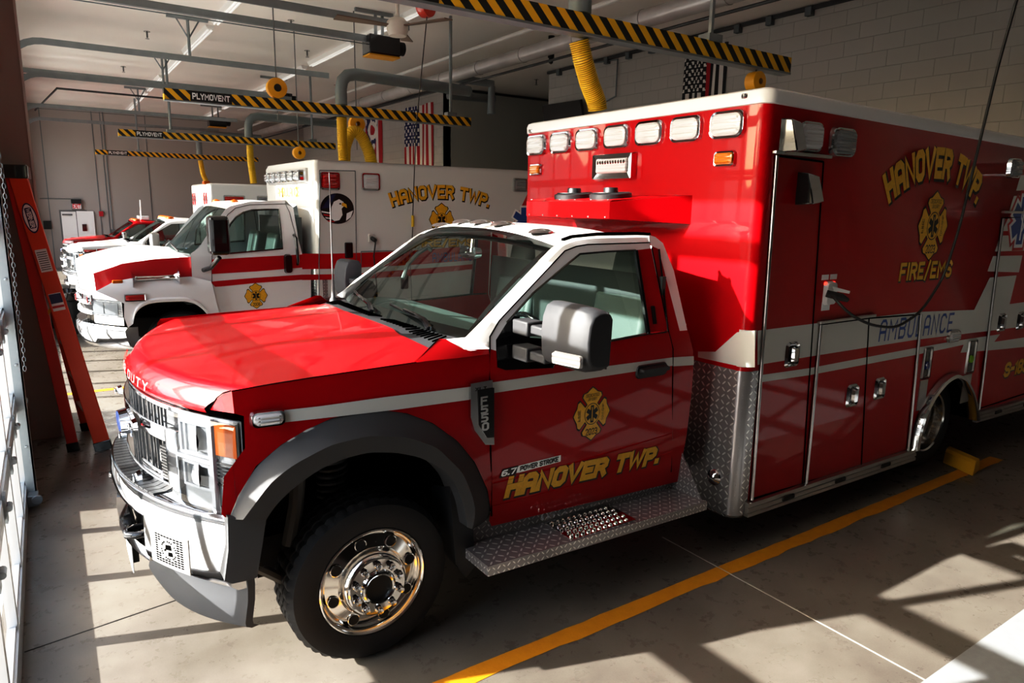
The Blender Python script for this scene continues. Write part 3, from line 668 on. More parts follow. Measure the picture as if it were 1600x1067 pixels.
    for yc in (.62, 1.82):
        e = MB(); e.prism([(-1.02,.95),(-.52,.92),(-.50,1.1),(-1.02,1.13)], 1, yc-.26, yc+.26)
        e.prism([(-.60,1.1),(-.46,1.1),(-.36,1.66),(-.50,1.68)], 1, yc-.25, yc+.25); st = e.build('seat', 'seat', root, 40, .045, 3)
        e = MB(); e.prism([(-.50,1.72),(-.385,1.72),(-.35,1.94),(-.45,1.95)], 1, yc-.135, yc+.135); e.build('headrest', 'seat', st, 40, .05, 3)
        e = MB(); e.tube([(-.44,yc-.06,1.64),(-.43,yc-.06,1.74)], .007); e.tube([(-.44,yc+.06,1.64),(-.43,yc+.06,1.74)], .007); e.build('headrest_post', 'chrome', st)
    mb = MB(); c0 = Vector((-1.13, .66, 1.40)); ax = Vector((.90, 0, .43)).normalized(); a = Vector((0,1,0)); b = ax.cross(a)
    mb.tube([c0+(a*math.cos(2*PI*k/28)+b*math.sin(2*PI*k/28))*.19 for k in range(29)], .017, 8); mb.lathe([(.07,-.02),(.06,.02),(.0005,.03)], c0, ax, 16)
    for an in (0, PI, -PI/2): mb.tube([c0, c0+(a*math.cos(an)+b*math.sin(an))*.19], .014, 6)
    mb.tube([c0, c0-ax*.3], .03, 8); mb.build('steering_wheel', 'gloss_black', root, 50)
    if detail:
        q = ws(.47, .86)+Vector((.07,0,-.05)); mb = MB(); mb.plate(q, (.1,1,0), (0,0,1), (1,0,0), rrect(.24,.075,.03), -.03, .02, .008); mb.tube([q, ws(.47,.95)+Vector((.02,0,-.01))], .012); mb.build('rear_view_mirror', 'chrome', root, 40)
        mb = MB(); mb.tube([(-1.36,2.02,1.66),(-1.30,2.06,1.76),(-1.22,2.05,1.84),(-1.15,2.04,1.88),(-1.12,2.02,1.86)], .016, 8); mb.build('grab_handle', 'seat', root)
    # ---- under the body
    mb = MB(); mb.box(-2.95,5.0,.55,.68,.42,.62); mb.box(-2.95,5.0,1.76,1.89,.42,.62); mb.box(-1.75,-.3,.3,2.14,.55,.70); mb.box(-2.9,-1.9,.7,1.74,.60,1.25)
    mb.tube([(-2.36,.45,.40),(-2.36,1.99,.40)], .06, 10)
    mb.build('chassis', 'under_dark', root)
    if detail:
        mb = MB(); mb.tube([(-2.70,.42,.62),(-2.66,.42,.80),(-2.64,.43,.96)], .035, 10); mb.tube([(-2.95,.40,.64),(-2.74,.38,.47),(-2.62,.45,.40)], .026, 8)
        for k in range(7): mb.tube([(-2.43+.07*math.cos(t), .58+.07*math.sin(t), .74+.035*k+.035*t/(2*PI)) for t in [2*PI*j/12 for j in range(13)]], .012, 6)
        mb.build('suspension', 'steel_grey', root)
# ================================================================ the red ambulance
HERO0 = (0, 1.22, 0)
hero = thing('ambulance', HERO0, 'red and white ambulance parked nearest, gold lettering on its side, silver step below the door', 'ambulance')
cab_front(hero)
def zt(x): return 2.803-.014*x          # the box sits slightly nose-up
def zb(x): return .33-.010*x
Sd = lambda d: (lambda x, z: Vector((x, -d, z)))
LEN = 5.15
# ---- box body: side with wheel arch, rounded corners, front, back, far side
arch = xz([(1425,700),(1428,675),(1437,645),(1452,617),(1470,595),(1485,586),(1500,592),(1512,615),(1518,640),(1519,655)], 0)
mb = MB(); c_ = .07
out = [(c_, zb(0)), (c_, zt(0)), (LEN, zt(LEN)), (LEN, zb(LEN)), (3.26, .40)]+arch[::-1]+[(2.20, zb(2.2))]
mb.fill(out, Sd(0), 0)
def ring(z, y0=0, y1=2.44):
    pts = []
    for k in range(9):
        a = PI/2*k/8; pts.append(Vector((c_-c_*math.sin(a), y0+c_-c_*math.cos(a), z)))
    for k in range(9):
        a = PI/2*k/8; pts.append(Vector((c_-c_*math.cos(a), y1-c_+c_*math.sin(a), z)))
    return pts
mb.grid([ring(.26), ring(1.2), ring(zt(0))], 0)
mb.add([(c_,2.44,.3),(LEN,2.44,.3),(LEN,2.44,zt(LEN)),(c_,2.44,zt(0))], [(0,1,2,3)], 0)
mb.add([(LEN,0,.3),(LEN,2.44,.3),(LEN,2.44,zt(LEN)),(LEN,0,zt(LEN))], [(0,1,2,3)], 0)
mb.add([(c_,0,.30),(2.2,0,.3),(2.2,2.44,.3),(c_,2.44,.3)], [(0,1,2,3)], 0)
mb.add([(3.3,0,.41),(LEN,0,.35),(LEN,2.44,.35),(3.3,2.44,.41)], [(0,1,2,3)], 0)
box = mb.build('module_body', 'paint_red', hero, 40)
# white roof cap with rounded edge
mb = MB(); prof = [(0.0,0),(-.012,.004),(-.014,.055),(-.002,.080),(.03,.094),(.3,.102)]
rows = []
for d, h in prof:
    rows.append([Vector((x+0, y, zt(x)+h)) for x, y in
        [(c_-(c_-d)*math.sin(PI/2*k/8), c_-(c_-d)*math.cos(PI/2*k/8)) for k in range(9)][::1]+[(c_-(c_-d)*math.cos(PI/2*k/8), 2.44-c_+(c_-d)*math.sin(PI/2*k/8)) for k in range(9)]+[(LEN, 2.44-d), (LEN, d)]])
mb.grid(rows, 0, closed=True); mb.add(rows[-1], [tuple(range(len(rows[-1])))], 0)
mb.build('roof_cap', 'paint_white', hero, 40)
# white edge light dots on the cap
for uv in ((1163,150),(829,205)):
    P = on(*uv, 0, -.014); strobe(hero, 'cap_light', P, (0,-1,0), (0,0,1), (-1,0,0), .045, .028, 'lens_grey', .006, .01)
# ---- white bands on the front and side (reflective film)
mb = MB()
fr = yz([(1091,549),(1118,549.5),(1152,519),(1180,516.5),(1180,574),(1159,573),(1091,558)], 0); mb.fill(fr, lambda y, z: Vector((-.003, y, z)), 0)
pts = []
for k in range(9):
    a = PI/2*k/8; pts.append((c_-(c_+.003)*math.sin(a), c_-(c_+.003)*math.cos(a)))
mb.grid([[Vector((x, y, 1.238)) for x, y in pts], [Vector((x, y, 1.472)) for x, y in pts]], 0)
def deco(px, d=.003, mi=0): mb.fill([(x, z) for x, z in xz(px, 0)], Sd(d), mi)
deco([(1183,516.5),(1275,505),(1437,487),(1521.5,484),(1546,433.5),(1588,430),(1577,475),(1620,469),(1620,507),(1560,515),(1432,530.5),(1264,557),(1183,570)])
deco([(1180,587),(1264,575),(1432,543),(1502,531),(1562,522),(1553,534),(1620,524),(1620,540),(1560,546),(1500,551),(1505,538.5),(1432,554),(1264,586),(1181,598)])
for q in ([(1594,274),(1620,272),(1620,297),(1587,298)], [(1583.5,306),(1620,305),(1620,328),(1576.5,329)], [(1575,340),(1620,338),(1620,360),(1565,361)], [(1562.6,368),(1620,367),(1620,391),(1553.6,393)], [(1551,400),(1597,399),(1591.5,425.5),(1542,424)]): deco(q)
mb.build('reflective_band', 'stripe_white', hero, None, merge=False)
# star of life (blue, white and red edge)
o = on(1596,345,1,0); mb = MB()
for k, (a, b, d, mi) in enumerate(((.26,.115,.0045,0),(.235,.09,.0055,1),(.205,.062,.0065,2))):
    for j in range(3):
        th = j*PI/3; mb.fill([(-b,-a),(b,-a),(b,a),(-b,a)], lambda x, y: Vector((o.x+x*math.cos(th)-y*math.sin(th), -d-.0001*j, o.z+x*math.sin(th)+y*math.cos(th))), mi)
mb.tube([(o.x, -.007, o.z-.17),(o.x, -.007, o.z+.17)], .008, 5, 1); mb.tube([(o.x+.035*math.sin(t), -.007, o.z-.10+.03*t) for t in [i*.5 for i in range(14)]], .006, 5, 1)
mb.build('medical_star', ['ink_red', 'ink_white', 'ink_blue'], hero, None, merge=False)
# ---- lettering on the side
def goldtext(root, name, s, mapf, h, **k):
    mb = MB(); text(mb, s, lambda x, y: mapf(x+h*.05, y-h*.05, .002), h, grow=.34, mi=0, **k); text(mb, s, lambda x, y: mapf(x, y, .0035), h, mi=1, **k)
    return mb.build(name, ['ink_black', 'gold'], root, None, merge=False)
def arcmap(x0, z0, x1, z1, sag, place):
    """base line bowed upward by sag between two points"""
    L_ = math.hypot(x1-x0, z1-z0); R_ = (L_*L_/4+sag*sag)/(2*sag); half = math.asin(min(1, L_/2/R_)); cx, cz = (x0+x1)/2, (z0+z1)/2-(R_-sag)
    W = 2*R_*half
    def f(x, y, d):
        a = -half+2*half*(x/W); return place(cx+(R_+y)*math.sin(a), cz+(R_+y)*math.cos(a)+(z1-z0)*(x/W-.5)*0, d)
    return f, W
pl = lambda x, z, d: Vector((x, -d, z))
(ax0, az0), (ax1, az1) = xz([(1386,312),(1524,322)], 0)
f, W = arcmap(ax0+.03, (az0+az1)/2, ax1, (az0+az1)/2, .19, pl)
goldtext(hero, 'arched_lettering', 'HANOVER TWP.', f, .205, t=.88, width=W*.985, gap=2.0)
(x0, z0), (x1, z1) = xz([(1402,441),(1478,437)], 0)
goldtext(hero, 'side_lettering', 'FIRE/EMS', lambda x, y, d: pl(x0+.02+x, z0+.012+y, d), .125, t=.7, gap=2.3, width=x1-x0+.03, shear=.06)
(x0, z0), (x1, z1) = xz([(1372,535),(1486,524)], 0); mb = MB()
text(mb, 'AMBULANCE', lambda x, y: Vector((x0+x, -.0045, z0+.01+y+(z1-z0)*.5*x/(x1-x0))), .155, .42, 1, .08, 2.6, 0, width=x1-x0-.02)
mb.build('blue_lettering', 'ink_blue', hero, None, merge=False)
(x0, z0), (x1, z1) = xz([(1568,589),(1601,583)], 0)
goldtext(hero, 'unit_number', 'S-183', lambda x, y, d: pl(x0+x, z0+y, d), .13, t=.8, width=(x1-x0)*1.05, shear=.1)
o = on(1457.5,353,1,0); maltese(hero, 'gold_cross', (o.x, 0, o.z), (1,0,0), (0,0,1), (0,-1,0), .255, '2023')
# ---- compartment doors
def handle(root, o, w=.14, h=.17, up=(0,0,1)):
    mb = MB(); mb.plate(o, (1,0,0), up, (0,-1,0), rrect(w, h, .03), 0, .016, .012, 0, cap=False); mb.plate(o, (1,0,0), up, (0,-1,0), rrect(w-.02, h-.02, .026), .016, .004, .012, 0, 1)
    oo = Vector(o); mb.plate(oo+Vector((w*.1,-.003,0)), (1,0,0), up, (0,-1,0), rrect(w*.42, h*.62, .01), .002, .024, .008, 0)
    return mb.build('door_handle', ['chrome', 'gloss_black'], root, 40)
def comp_door(px, hinge_left=True, handles=(), drip=True, name='compartment_door', rgt=None):
    """px: four corners tl tr br bl"""
    q = xz(px, 0); mb = MB(); A = [Vector((x, -.002, z)) for x, z in q]
    for i in range(4): mb.tube([A[i], A[(i+1)%4]], .006, 5)
    gap = mb
    d = MB(); xs = (q[0][0]+q[3][0])/2; e_ = .006
    d.fill(q, Sd(.0016), 0); door = d.build(name, 'paint_red', hero, None)
    gap.build('door_gap', 'void', door, None)
    m2 = MB(); a, b = (0, 3) if hinge_left else (1, 2)
    m2.tube([A[a]+Vector((0,-.012,0)), A[b]+Vector((0,-.012,0))], .011, 8); m2.build('hinge', 'satin_metal', door, 50)
    if drip: m2 = MB(); m2.box(q[0][0]-.03, q[1][0]+.05, -.03, 0, max(q[0][1], q[1][1])+.008, max(q[0][1], q[1][1])+.028); m2.build('drip_rail', 'satin_metal', door, None, .004)
    for uv in handles: P = on(*uv, 1, -.003); handle(door, (P.x, -.003, P.z))
    return door
comp_door([(1211,243),(1286,253),(1253,756),(1172,780)], True, [(1237,554)], name='entry_compartment_door')
comp_door([(1280,507),(1357,497),(1345,728),(1257,754)], True, [(1331,618)])
comp_door([(1357,497),(1437,491),(1416,704),(1345,728)], False, [(1374,607)], drip=False)
comp_door([(1565,341),(1640,336),(1640,602),(1527,639)], True, [(1564.5,504)])
P = on(1594,501,1,-.003); handle(hero, (P.x, -.003, P.z))
# white film runs over the doors too: keep it on top of the door skins
# ---- rub rails
def rail(x0, x1, za, zb_):
    mb = MB(); prof = [(0,.0),(-.035,.0),(-.035,.022),(-.026,.026),(-.026,.034),(-.035,.038),(-.035,.058),(-.026,.062),(-.026,.070),(-.035,.074),(-.035,.094),(0,.098)]
    rows = [[Vector((x, y, (za if x == x0 else zb_)+h)) for y, h in prof] for x in (x0, x1)]
    mb.grid(rows, 0, closed=True); mb.add(rows[0], [tuple(range(12))], 0); mb.add(rows[1], [tuple(range(12))], 0)
    r = mb.build('rub_rail', 'rail_metal', hero, 30)
    for k in range(int((x1-x0)/.62)):
        x = x0+.42+.62*k; z = za+(zb_-za)*(x-x0)/(x1-x0); mb = MB(); mb.plate((x, -.035, z+.049), (1,0,0), (0,0,1), (0,-1,0), rrect(.13,.034,.008), 0, .008, .003); mb.build('reflector', 'gloss_black', r, 40)
rail(.10, 2.23, .240, .214); rail(3.26, LEN, .364, .315)
# ---- tread plate corner with its round light
mb = MB(); pp = [Vector((-.004, .62, 0)), Vector((-.004, .075, 0))]
for k in range(9):
    a = PI/2*(1-k/8); pp.append(Vector((c_-(c_+.004)*math.sin(a), c_-(c_+.004)*math.cos(a), 0)))
pp.append(Vector((.125, -.004, 0)))
mb.grid([[p+Vector((0,0,z)) for p in pp] for z in (.25, .7, 1.212)], 0)
mb.grid([[p+Vector((0,0,.25)) for p in pp], [p+Vector((.03,.03,.215)) for p in pp]], 0)
tp = mb.build('corner_guard', 'tread_plate', hero, 30)
P = on(1116,745,0,-.006); mb = MB(); mb.lathe([(.055,.0),(.052,.012),(.045,.016),(.035,.03),(.0005,.042)], P, (-1,0,0), 28); mb.build('corner_lamp', 'chrome', tp, 50)
# ---- front of the box: seven white strobes, amber markers, flood light
for i in range(7): strobe(hero, 'warning_light', (0, 2.2614-.3315*i, 2.703), (0,-1,0), (0,0,1), (-1,0,0), .265, .172, 'lens_white', .022, .038, .28)
for y in (2.262, .274): strobe(hero, 'marker_light', (0, y, 2.503), (0,-1,0), (0,0,1), (-1,0,0), .165, .10, 'lens_amber', .016, .035, .22)
mb = MB(); o = (0, 1.265, 2.492); mb.plate(o, (0,-1,0), (0,0,1), (-1,0,0), rrect(.44,.195,.012), 0, .05, .01, 0, cap=False); mb.plate(o, (0,-1,0), (0,0,1), (-1,0,0), rrect(.42,.175,.012), .05, .042, .05, 0)
fl = mb.build('flood_light', 'chrome', hero, 40)
mb = MB(); mb.plate((-.046,1.265,2.497), (0,-1,0), (0,0,1), (-1,0,0), rrect(.33,.105,.008), 0, .012, .006, 0)
for k in range(11): mb.plate((-.058,1.265-.14+.028*k,2.522), (0,-1,0), (0,0,1), (-1,0,0), ellipse(.011,.014,10), 0, .004, .002, 1)
mb.build('lens', ['lens_white', 'chrome'], fl, 40)
# ---- condenser above the cab roof with two fans
mb = MB(); mb.prism([(-.46,2.125),(-.46,2.235),(-.44,2.245),(0,2.285),(0,2.10)], 1, .80, 1.74)
mb.add([(-.46,.80,2.125),(-.46,.80,2.235),(0,.52,2.285),(0,.52,2.10)], [(0,1,2,3)], 0); mb.add([(-.46,.80,2.235),(0,.52,2.285),(0,.80,2.285)], [(0,1,2)], 0); mb.add([(-.46,.80,2.125),(0,.52,2.10),(0,.80,2.10)], [(0,1,2)], 0)
cd = mb.build('condenser_housing', 'paint_red', hero, 30)
mb = MB()
for k in range(6): mb.lathe([(.007,0),(.005,.004),(.0005,.005)], (-.46, .84+.172*k, 2.136), (-1,0,0), 8); mb.lathe([(.007,0),(.005,.004),(.0005,.005)], (-.44, .84+.172*k, 2.246), (0,0,1), 8)
mb.build('rivet', 'satin_metal', cd)
for y in (1.02, 1.42):
    mb = MB(); mb.lathe([(.145,-.02),(.145,.022),(.13,.03),(.12,.022)], (-.26, y, 2.268), (-.08,0,1), 28, 0)
    for k in range(10): a = PI*2*k/10; mb.tube([Vector((-.26,y,2.296)), Vector((-.26+.14*math.cos(a), y+.14*math.sin(a), 2.288+.01*math.cos(a)))], .006, 5, 0)
    for k in range(3): mb.tube([Vector((-.26+(.05+.035*k)*math.cos(t), y+(.05+.035*k)*math.sin(t), 2.294)) for t in [2*PI*j/20 for j in range(21)]], .004, 5, 0)
    mb.lathe([(.05,.0),(.05,.05),(.045,.058),(.0005,.058)], (-.26,y,2.275), (0,0,1), 20, 0); mb.build('cooling_fan', 'plastic_black', cd, 40)
# ---- side lights
def side_strobe(uv, w=.24, h=.17, lens='lens_grey'):
    P = on(*uv, 1, 0); return strobe(hero, 'side_warning_light', (P.x, 0, P.z), (1,0,0), (0,0,1), (0,-1,0), w, h, lens, .02, .05, .28)
side_strobe((1262,214), .25, .185, 'lens_white'); side_strobe((1314,223), .265, .185); side_strobe((1582,263), .22, .17)
def scoop(uv, w, h, d):
    P = on(*uv, 1, 0); a = P.x-w/2; b = P.x+w/2; z0 = P.z-h/2; z1 = P.z+h/2; mb = MB()
    mb.add([(a,0,z0),(a,0,z1),(b,0,z1-.01),(b,0,z0+.01),(a+.01,-d,z0+.005),(a+.015,-d*.55,z1-.01),(b-.02,-d*.45,z1-.02),(b,-d*.75,z0+.02)], [(4,5,6,7),(5,1,2,6),(7,6,2,3),(4,7,3,0)], 0)
    mb.add([(a,0,z0),(a,0,z1),(a+.015,-d*.55,z1-.01),(a+.01,-d,z0+.005)], [(0,1,2,3)], 1)
    mb.build('side_lamp', ['chrome', 'gloss_black'], hero, 30, .008)
scoop((1231,213), .15, .20, .12); scoop((1257,295), .17, .20, .12)
# oval light, fuel doors
P = on(1489,525,1,0); strobe(hero, 'oval_light', (P.x, 0, P.z), (1,0,0), (0,0,1), (0,-1,0), .22, .11, 'lens_white', .02, .03, .5)
for uv, w, h, cap in (((1447,567),.13,.26,'lens_blue'), ((1516,557),.15,.30,'lime')):
    P = on(*uv, 1, 0); mb = MB(); mb.plate((P.x,0,P.z), (1,0,0), (0,0,1), (0,-1,0), rrect(w,h,.015), 0, .016, .004, 0, cap=False); mb.plate((P.x,0,P.z), (1,0,0), (0,0,1), (0,-1,0), rrect(w-.03,h-.03,.012), .016, .004, .004, 0, 1)
    mb.plate((P.x,0,P.z-.02), (1,0,0), (0,0,1), (0,-1,0), ellipse(.03,.035,16), .004, .02, .004, 2)
    mb.box(P.x-w*.48, P.x+w*.48, -.006, 0, P.z-h/2-.26, P.z-h/2-.01, 0)
    mb.build('filler_panel', ['satin_metal', 'gloss_black', cap], hero, 30)
# wheel arch trim
A = smoothline([Vector((x, -.004, z)) for x, z in arch], 40, 2); cx_ = sum(p.x for p in A)/40
def inw(p, k): c = Vector((2.74, p.y, .40)); return c+(p-c)*k
mb = MB(); mb.grid([[inw(p,1.07)+Vector((0,.0,0)) for p in A], [inw(p,1.05)+Vector((0,-.05,0)) for p in A], [inw(p,.985)+Vector((0,-.055,0)) for p in A], [inw(p,.955)+Vector((0,-.035,0)) for p in A], [inw(p,.95)+Vector((0,.03,0)) for p in A]], 0)
mb.build('wheel_arch_trim', 'chrome', hero, 40)
mb = MB(); Bq = [Vector((p.x, .02, p.z)) for p in A]; Cq = [Vector((p.x, .75, p.z)) for p in A]
mb.grid([Bq, Cq], 0); mb.fill([(p.x, p.z) for p in Cq], lambda x, z: Vector((x, .75, z)), 0); mb.build('wheel_well', 'void', hero, 40)
# ---- wheels
lug_wheel(hero, -2.3584, .412, .2417, -1); w_ = lug_wheel(hero, -2.3584, .412, 2.44-.2417, 1, False)
dual_wheel(hero, 2.74, .412, .135); dual_wheel(hero, 2.74, .412, 2.44-.135, s=1)
# mud flap behind the front wheel
mb = MB(); q = xz([(703,760),(738,790),(742,885),(728,903),(712,880)], .22); mb.fill(q, lambda x, z: Vector((x, .22, z)), 0); mb.add([Vector((x, .22, z)) for x, z in q]+[Vector((x+.03, .5, z)) for x, z in q], [(i,(i+1)%5,5+(i+1)%5,5+i) for i in range(5)], 0); mb.build('mud_flap', 'plastic_black', hero, 40)
# ---- step below the door
st = []
y0, y1 = -.0, .285; xa, xb = -1.86, -.268
mb = MB(); mb.add([(xa,y0,.455),(xb,y0,.424),(xb,y1,.424),(xa,y1,.455)], [(0,1,2,3)], 0)
mb.add([(xa,y0,.455),(xb,y0,.424),(xb,y0,.370),(xa,y0,.402)], [(0,1,2,3)], 1); mb.add([(xa,y0,.455),(xa,y1,.455),(xa,y1,.402),(xa,y0,.402)], [(0,1,2,3)], 1); mb.add([(xb,y0,.424),(xb,y1,.424),(xb,y1,.37),(xb,y0,.37)], [(0,1,2,3)], 1); mb.add([(xa,y0,.402),(xb,y0,.37),(xb,y1,.37),(xa,y1,.402)], [(0,1,2,3)], 1)
rb = mb.build('running_board', ['tread_plate_top', 'tread_plate_fine'], hero, 30)
mb = MB(); mb.add([(xa-.02,y1-.02,.45),(xb-.1,y1-.02,.42),(-.345,YS(.6)+.02,.585),(-1.72,YS(.6)+.02,.615),(xa-.0,YS(.6)+.05,.50)], [(0,1,2,3,4)], 0)
mb.build('kick_plate', 'tread_plate_fine', hero, 30)
mb = MB(); mb.add([(xb-.02,y0+.02,.424),(xb-.02,y1,.424),(xb-.02,y1,.72),(xb-.02,y1-.05,.72)], [(0,1,2,3)], 0); mb.add([(xb-.10,y1-.01,.42),(xb-.0,y1-.01,.42),(xb-.0,y1-.01,.72),(xb-.1,y1-.01,.60)], [(0,1,2,3)], 0); mb.build('step_end_plate', 'tread_plate_fine', hero, 30)
mb = MB()
for i in range(11):
    for j in range(5):
        x = -1.30+.04*i+(.02 if j % 2 else 0); y = .05+.045*j; mb.lathe([(.013,0),(.012,.012),(.007,.016),(.006,.012)], (x, y, .455-.0195*(x-xa)), (0,0,1), 8)
mb.box(-1.33, -.85, .02, .26, .440, .4445)
mb.build('grip_tread', 'polished', rb, 40)
# ---- door lettering, cross, badges, stripe on the cab
dm = lambda d: side(d)
ps = lambda x, z, d: Vector((x, YS(z)-.003-d, z))
(x0, z0), (x1, z1) = SPL([(790,779),(1027,725)])
goldtext(hero, 'door_lettering', 'HANOVER TWP.', lambda x, y, d: ps(x0+x, z0+.012+y+(z1-z0)*x/(x1-x0), d), .108, t=1.0, width=x1-x0-.02, shear=.24, gap=2.0)
o = SP(924,646); maltese(hero, 'gold_cross', (o[0], .197, o[1]), (1,0,0), (0,0,1), (0,-1,0), .152, '2023')
mb = MB(); q = lambda *p: SPL(p)
for px in ([(437,641),(500,634),(600,620),(733,604),(733,624),(615,640),(520,651),(437,660)], [(768,597),(900,578),(1050,558),(1050,571),(900,594),(768,614)], [(1051,558),(1083,556),(1083,570),(1050,572)]):
    mb.fill(SPL(px), side(.006), 0, None, .05)
mb.build('white_stripe', 'stripe_white', hero, None, merge=False)
P = SP(418,653); strobe(hero, 'fender_light', (P[0]+.0, .196, P[1]), (1,0,-.03), (0,0,1), (0,-1,0), .145, .075, 'lens_white', .014, .03, .3)
# fender badge
ob = SPL([(732,598),(766,592),(769,693),(755,693),(738,670),(732,650)]); ib = SPL([(743,608),(768,604),(768,681),(757,682),(745,662)])
mb = MB(); n_ = len(ob)
mb.prism(ob, 1, .178, .20, 0); mb.prism(ib, 1, .174, .178, 1)
bd = mb.build('fender_badge', ['chrome', 'gloss_black'], hero, 30)
mb = MB()
for c, (u, v) in zip('F550', ((748,627),(748.5,640.5),(749,653.5),(750,667))):
    a = SP(u, v); text(mb, c, lambda x, y: Vector((a[0]+y*1.0-.0, .1725, a[1]-x+.018)) if False else Vector((a[0]+x, .1725, a[1]-.012+y)), .040, .75, 1.25, 0, 1.7, 0)
mb.build('badge_lettering', 'satin_metal', bd, None, merge=False)
a = SP(740,607); mb = MB(); text(mb, 'XLT', lambda x, y: Vector((a[0]+x, .1765, a[1]-.008+y)), .016, .6, 1.3, 0, 3, 0); mb.build('trim_lettering', 'ink_black', bd, None, merge=False)
# engine badge on the door
(x0, z0), (x1, z1) = SPL([(779,747),(875,722)]); mb = MB(); k = (z1-z0)/(x1-x0)
pq = lambda x, y, d: Vector((x0+x, YS(z0)-.003-d, z0+y+k*x)); w = x1-x0
mb.add([pq(.0,.0,.003),(pq(w*.26,.0,.003)),pq(w*.30,.045,.003),pq(.02,.045,.003)], [(0,1,2,3)], 0)
mb.add([pq(w*.30,.004,.003),pq(w,.006,.003),pq(w,.043,.003),pq(w*.30,.043,.003)], [(0,1,2,3)], 1)
text(mb, '6.7L', lambda x, y: pq(.015+x, .008+y, .0045), .03, .7, 1.5, .2, 1.8, 1); text(mb, 'POWER STROKE', lambda x, y: pq(w*.33+x, .011+y, .0045), .026, .75, 1, .1, 1.9, 0, width=w*.62)
mb.build('engine_badge', ['ink_black', 'satin_metal'], hero, None, merge=False)
# ---- mirror on its double arm
mr = MB(); cx, cz = -1.545, 1.612; rows = []
for yy, k, xo in ((-.065,.93,0),(-.075,1,0),(-.24,1.0,0),(-.32,.97,.005),(-.36,.90,.02),(-.38,.80,.03)):
    rows.append([Vector((cx+xo+b*.9, yy, cz+a*k*.99)) for a, b in [(.148,.05),(.153,.02),(.155,-.02),(.14,-.055),(.09,-.078),(0,-.088),(-.10,-.08),(-.135,-.06),(-.150,-.02),(-.15,.03),(-.14,.055),(.12,.065)]])
mr.grid(rows, 0, closed=True); mr.add(rows[0], [tuple(range(12))], 0); mr.add(rows[-1], [tuple(range(12))], 0)
m_ = mr.build('mirror', 'plastic_grey', hero, 50, .012)
mb = MB(); mb.plate((cx-.088, -.285, cz-.085), (.22,-1,0), (0,0,1), (-1,-.22,0), rrect(.165,.058,.012), -.002, .014, .004); mb.build('mirror_signal', 'lens_white', m_, 40)
mb = MB(); mb.box(cx+.066, cx+.07, -.37, -.07, cz-.13, cz+.13); mb.build('mirror_glass', 'chrome', m_)
mb = MB()
for z in (cz-.005, cz-.135):
    mb.box(cx-.05, cx+.02, -.06, .10, z-.022, z+.022); mb.box(cx-.07, cx+.03, .06, .19, z-.036, z+.036)
mb.build('mirror_arm', 'plastic_grey', hero, 40, .008)
mf2 = MB()
for v in mr.v: mf2.v.append(Vector((v.x, 2.44-v.y, v.z)))
mf2.f, mf2.m = mr.f, mr.m; m2_ = mf2.build('mirror', 'plastic_grey', hero, 50, .012)
mb = MB()
for z in (cz-.005, cz-.135): mb.box(cx-.05, cx+.02, 2.34, 2.50, z-.022, z+.022)
mb.build('mirror_arm', 'plastic_grey', hero, 40, .008)
# shore-line inlet with its two indicator lamps
P = on(1294,458,1,0); mb = MB(); mb.plate((P.x,0,P.z), (1,0,0), (0,0,1), (0,-1,0), rrect(.12,.16,.03), 0, .03, .008)
mb.add([(P.x-.01,-.03,P.z+.05),(P.x+.09,-.10,P.z+.02),(P.x+.10,-.09,P.z-.0),(P.x-.0,-.02,P.z+.02)], [(0,1,2,3)], 0)
il = mb.build('power_inlet', 'paint_white', hero, 40)
mb = MB(); Q = on(1294,434,1,0)
for dx in (-.075, .02):
    mb = MB(); mb.box(Q.x+dx, Q.x+dx+.075, -.004, 0, Q.z-.012, Q.z+.022, 0); mb.build('instruction_label', 'ink_white', il)
mb = MB(); Q = on(1289,478,1,0); mb.box(Q.x-.04, Q.x+.05, -.004, 0, Q.z-.03, Q.z+.03, 0)
mb.build('instruction_label', 'ink_white', il)
mb = MB(); Q = on(1294,443,1,0)
for dx in (-.035, .055): mb.lathe([(.014,0),(.012,.012),(.0005,.016)], (Q.x+dx, 0, Q.z), (0,-1,0), 10)
mb.build('indicator_lamp', 'led_red', il)
# ================================================================ building shell
ZC = 5.03; XW = 5.74; XD = -3.80; XB = 4.86; YB = 12.99; YF = 24.0; YN = -6.5
def struct(name, mb, mats, label, smooth=None, bevel=0):
    o = mb.build(name, mats, None, smooth, bevel); o['kind'] = 'structure'; o['label'] = label; return o
# floor: sealed concrete, stained, with saw joints
m, N, L, b = nmat('concrete')
tc = N.new('ShaderNodeTexCoord'); b.inputs['Specular IOR Level'].default_value = .4
n1 = N.new('ShaderNodeTexNoise'); n1.inputs['Scale'].default_value = .9; n1.inputs['Detail'].default_value = 9; n1.inputs['Roughness'].default_value = .65
n2 = N.new('ShaderNodeTexNoise'); n2.inputs['Scale'].default_value = 9; n2.inputs['Detail'].default_value = 8; n2.inputs['Roughness'].default_value = .7
n3 = N.new('ShaderNodeTexNoise'); n3.inputs['Scale'].default_value = 120; n3.inputs['Detail'].default_value = 3
for n in (n1, n2, n3): L.new(tc.outputs['Object'], n.inputs['Vector'])
f = math_(N, L, 'ADD', math_(N, L, 'MULTIPLY', n1.outputs['Fac'], .72), math_(N, L, 'ADD', math_(N, L, 'MULTIPLY', n2.outputs['Fac'], .09), math_(N, L, 'MULTIPLY', n3.outputs['Fac'], .12)))
cr = N.new('ShaderNodeValToRGB'); e = cr.color_ramp.elements; e[0].position = .30; e[0].color = (.088, .077, .066, 1); e[1].position = .62; e[1].color = (.205, .184, .158, 1)
L.new(f, cr.inputs['Fac']); L.new(cr.outputs['Color'], b.inputs['Base Color'])
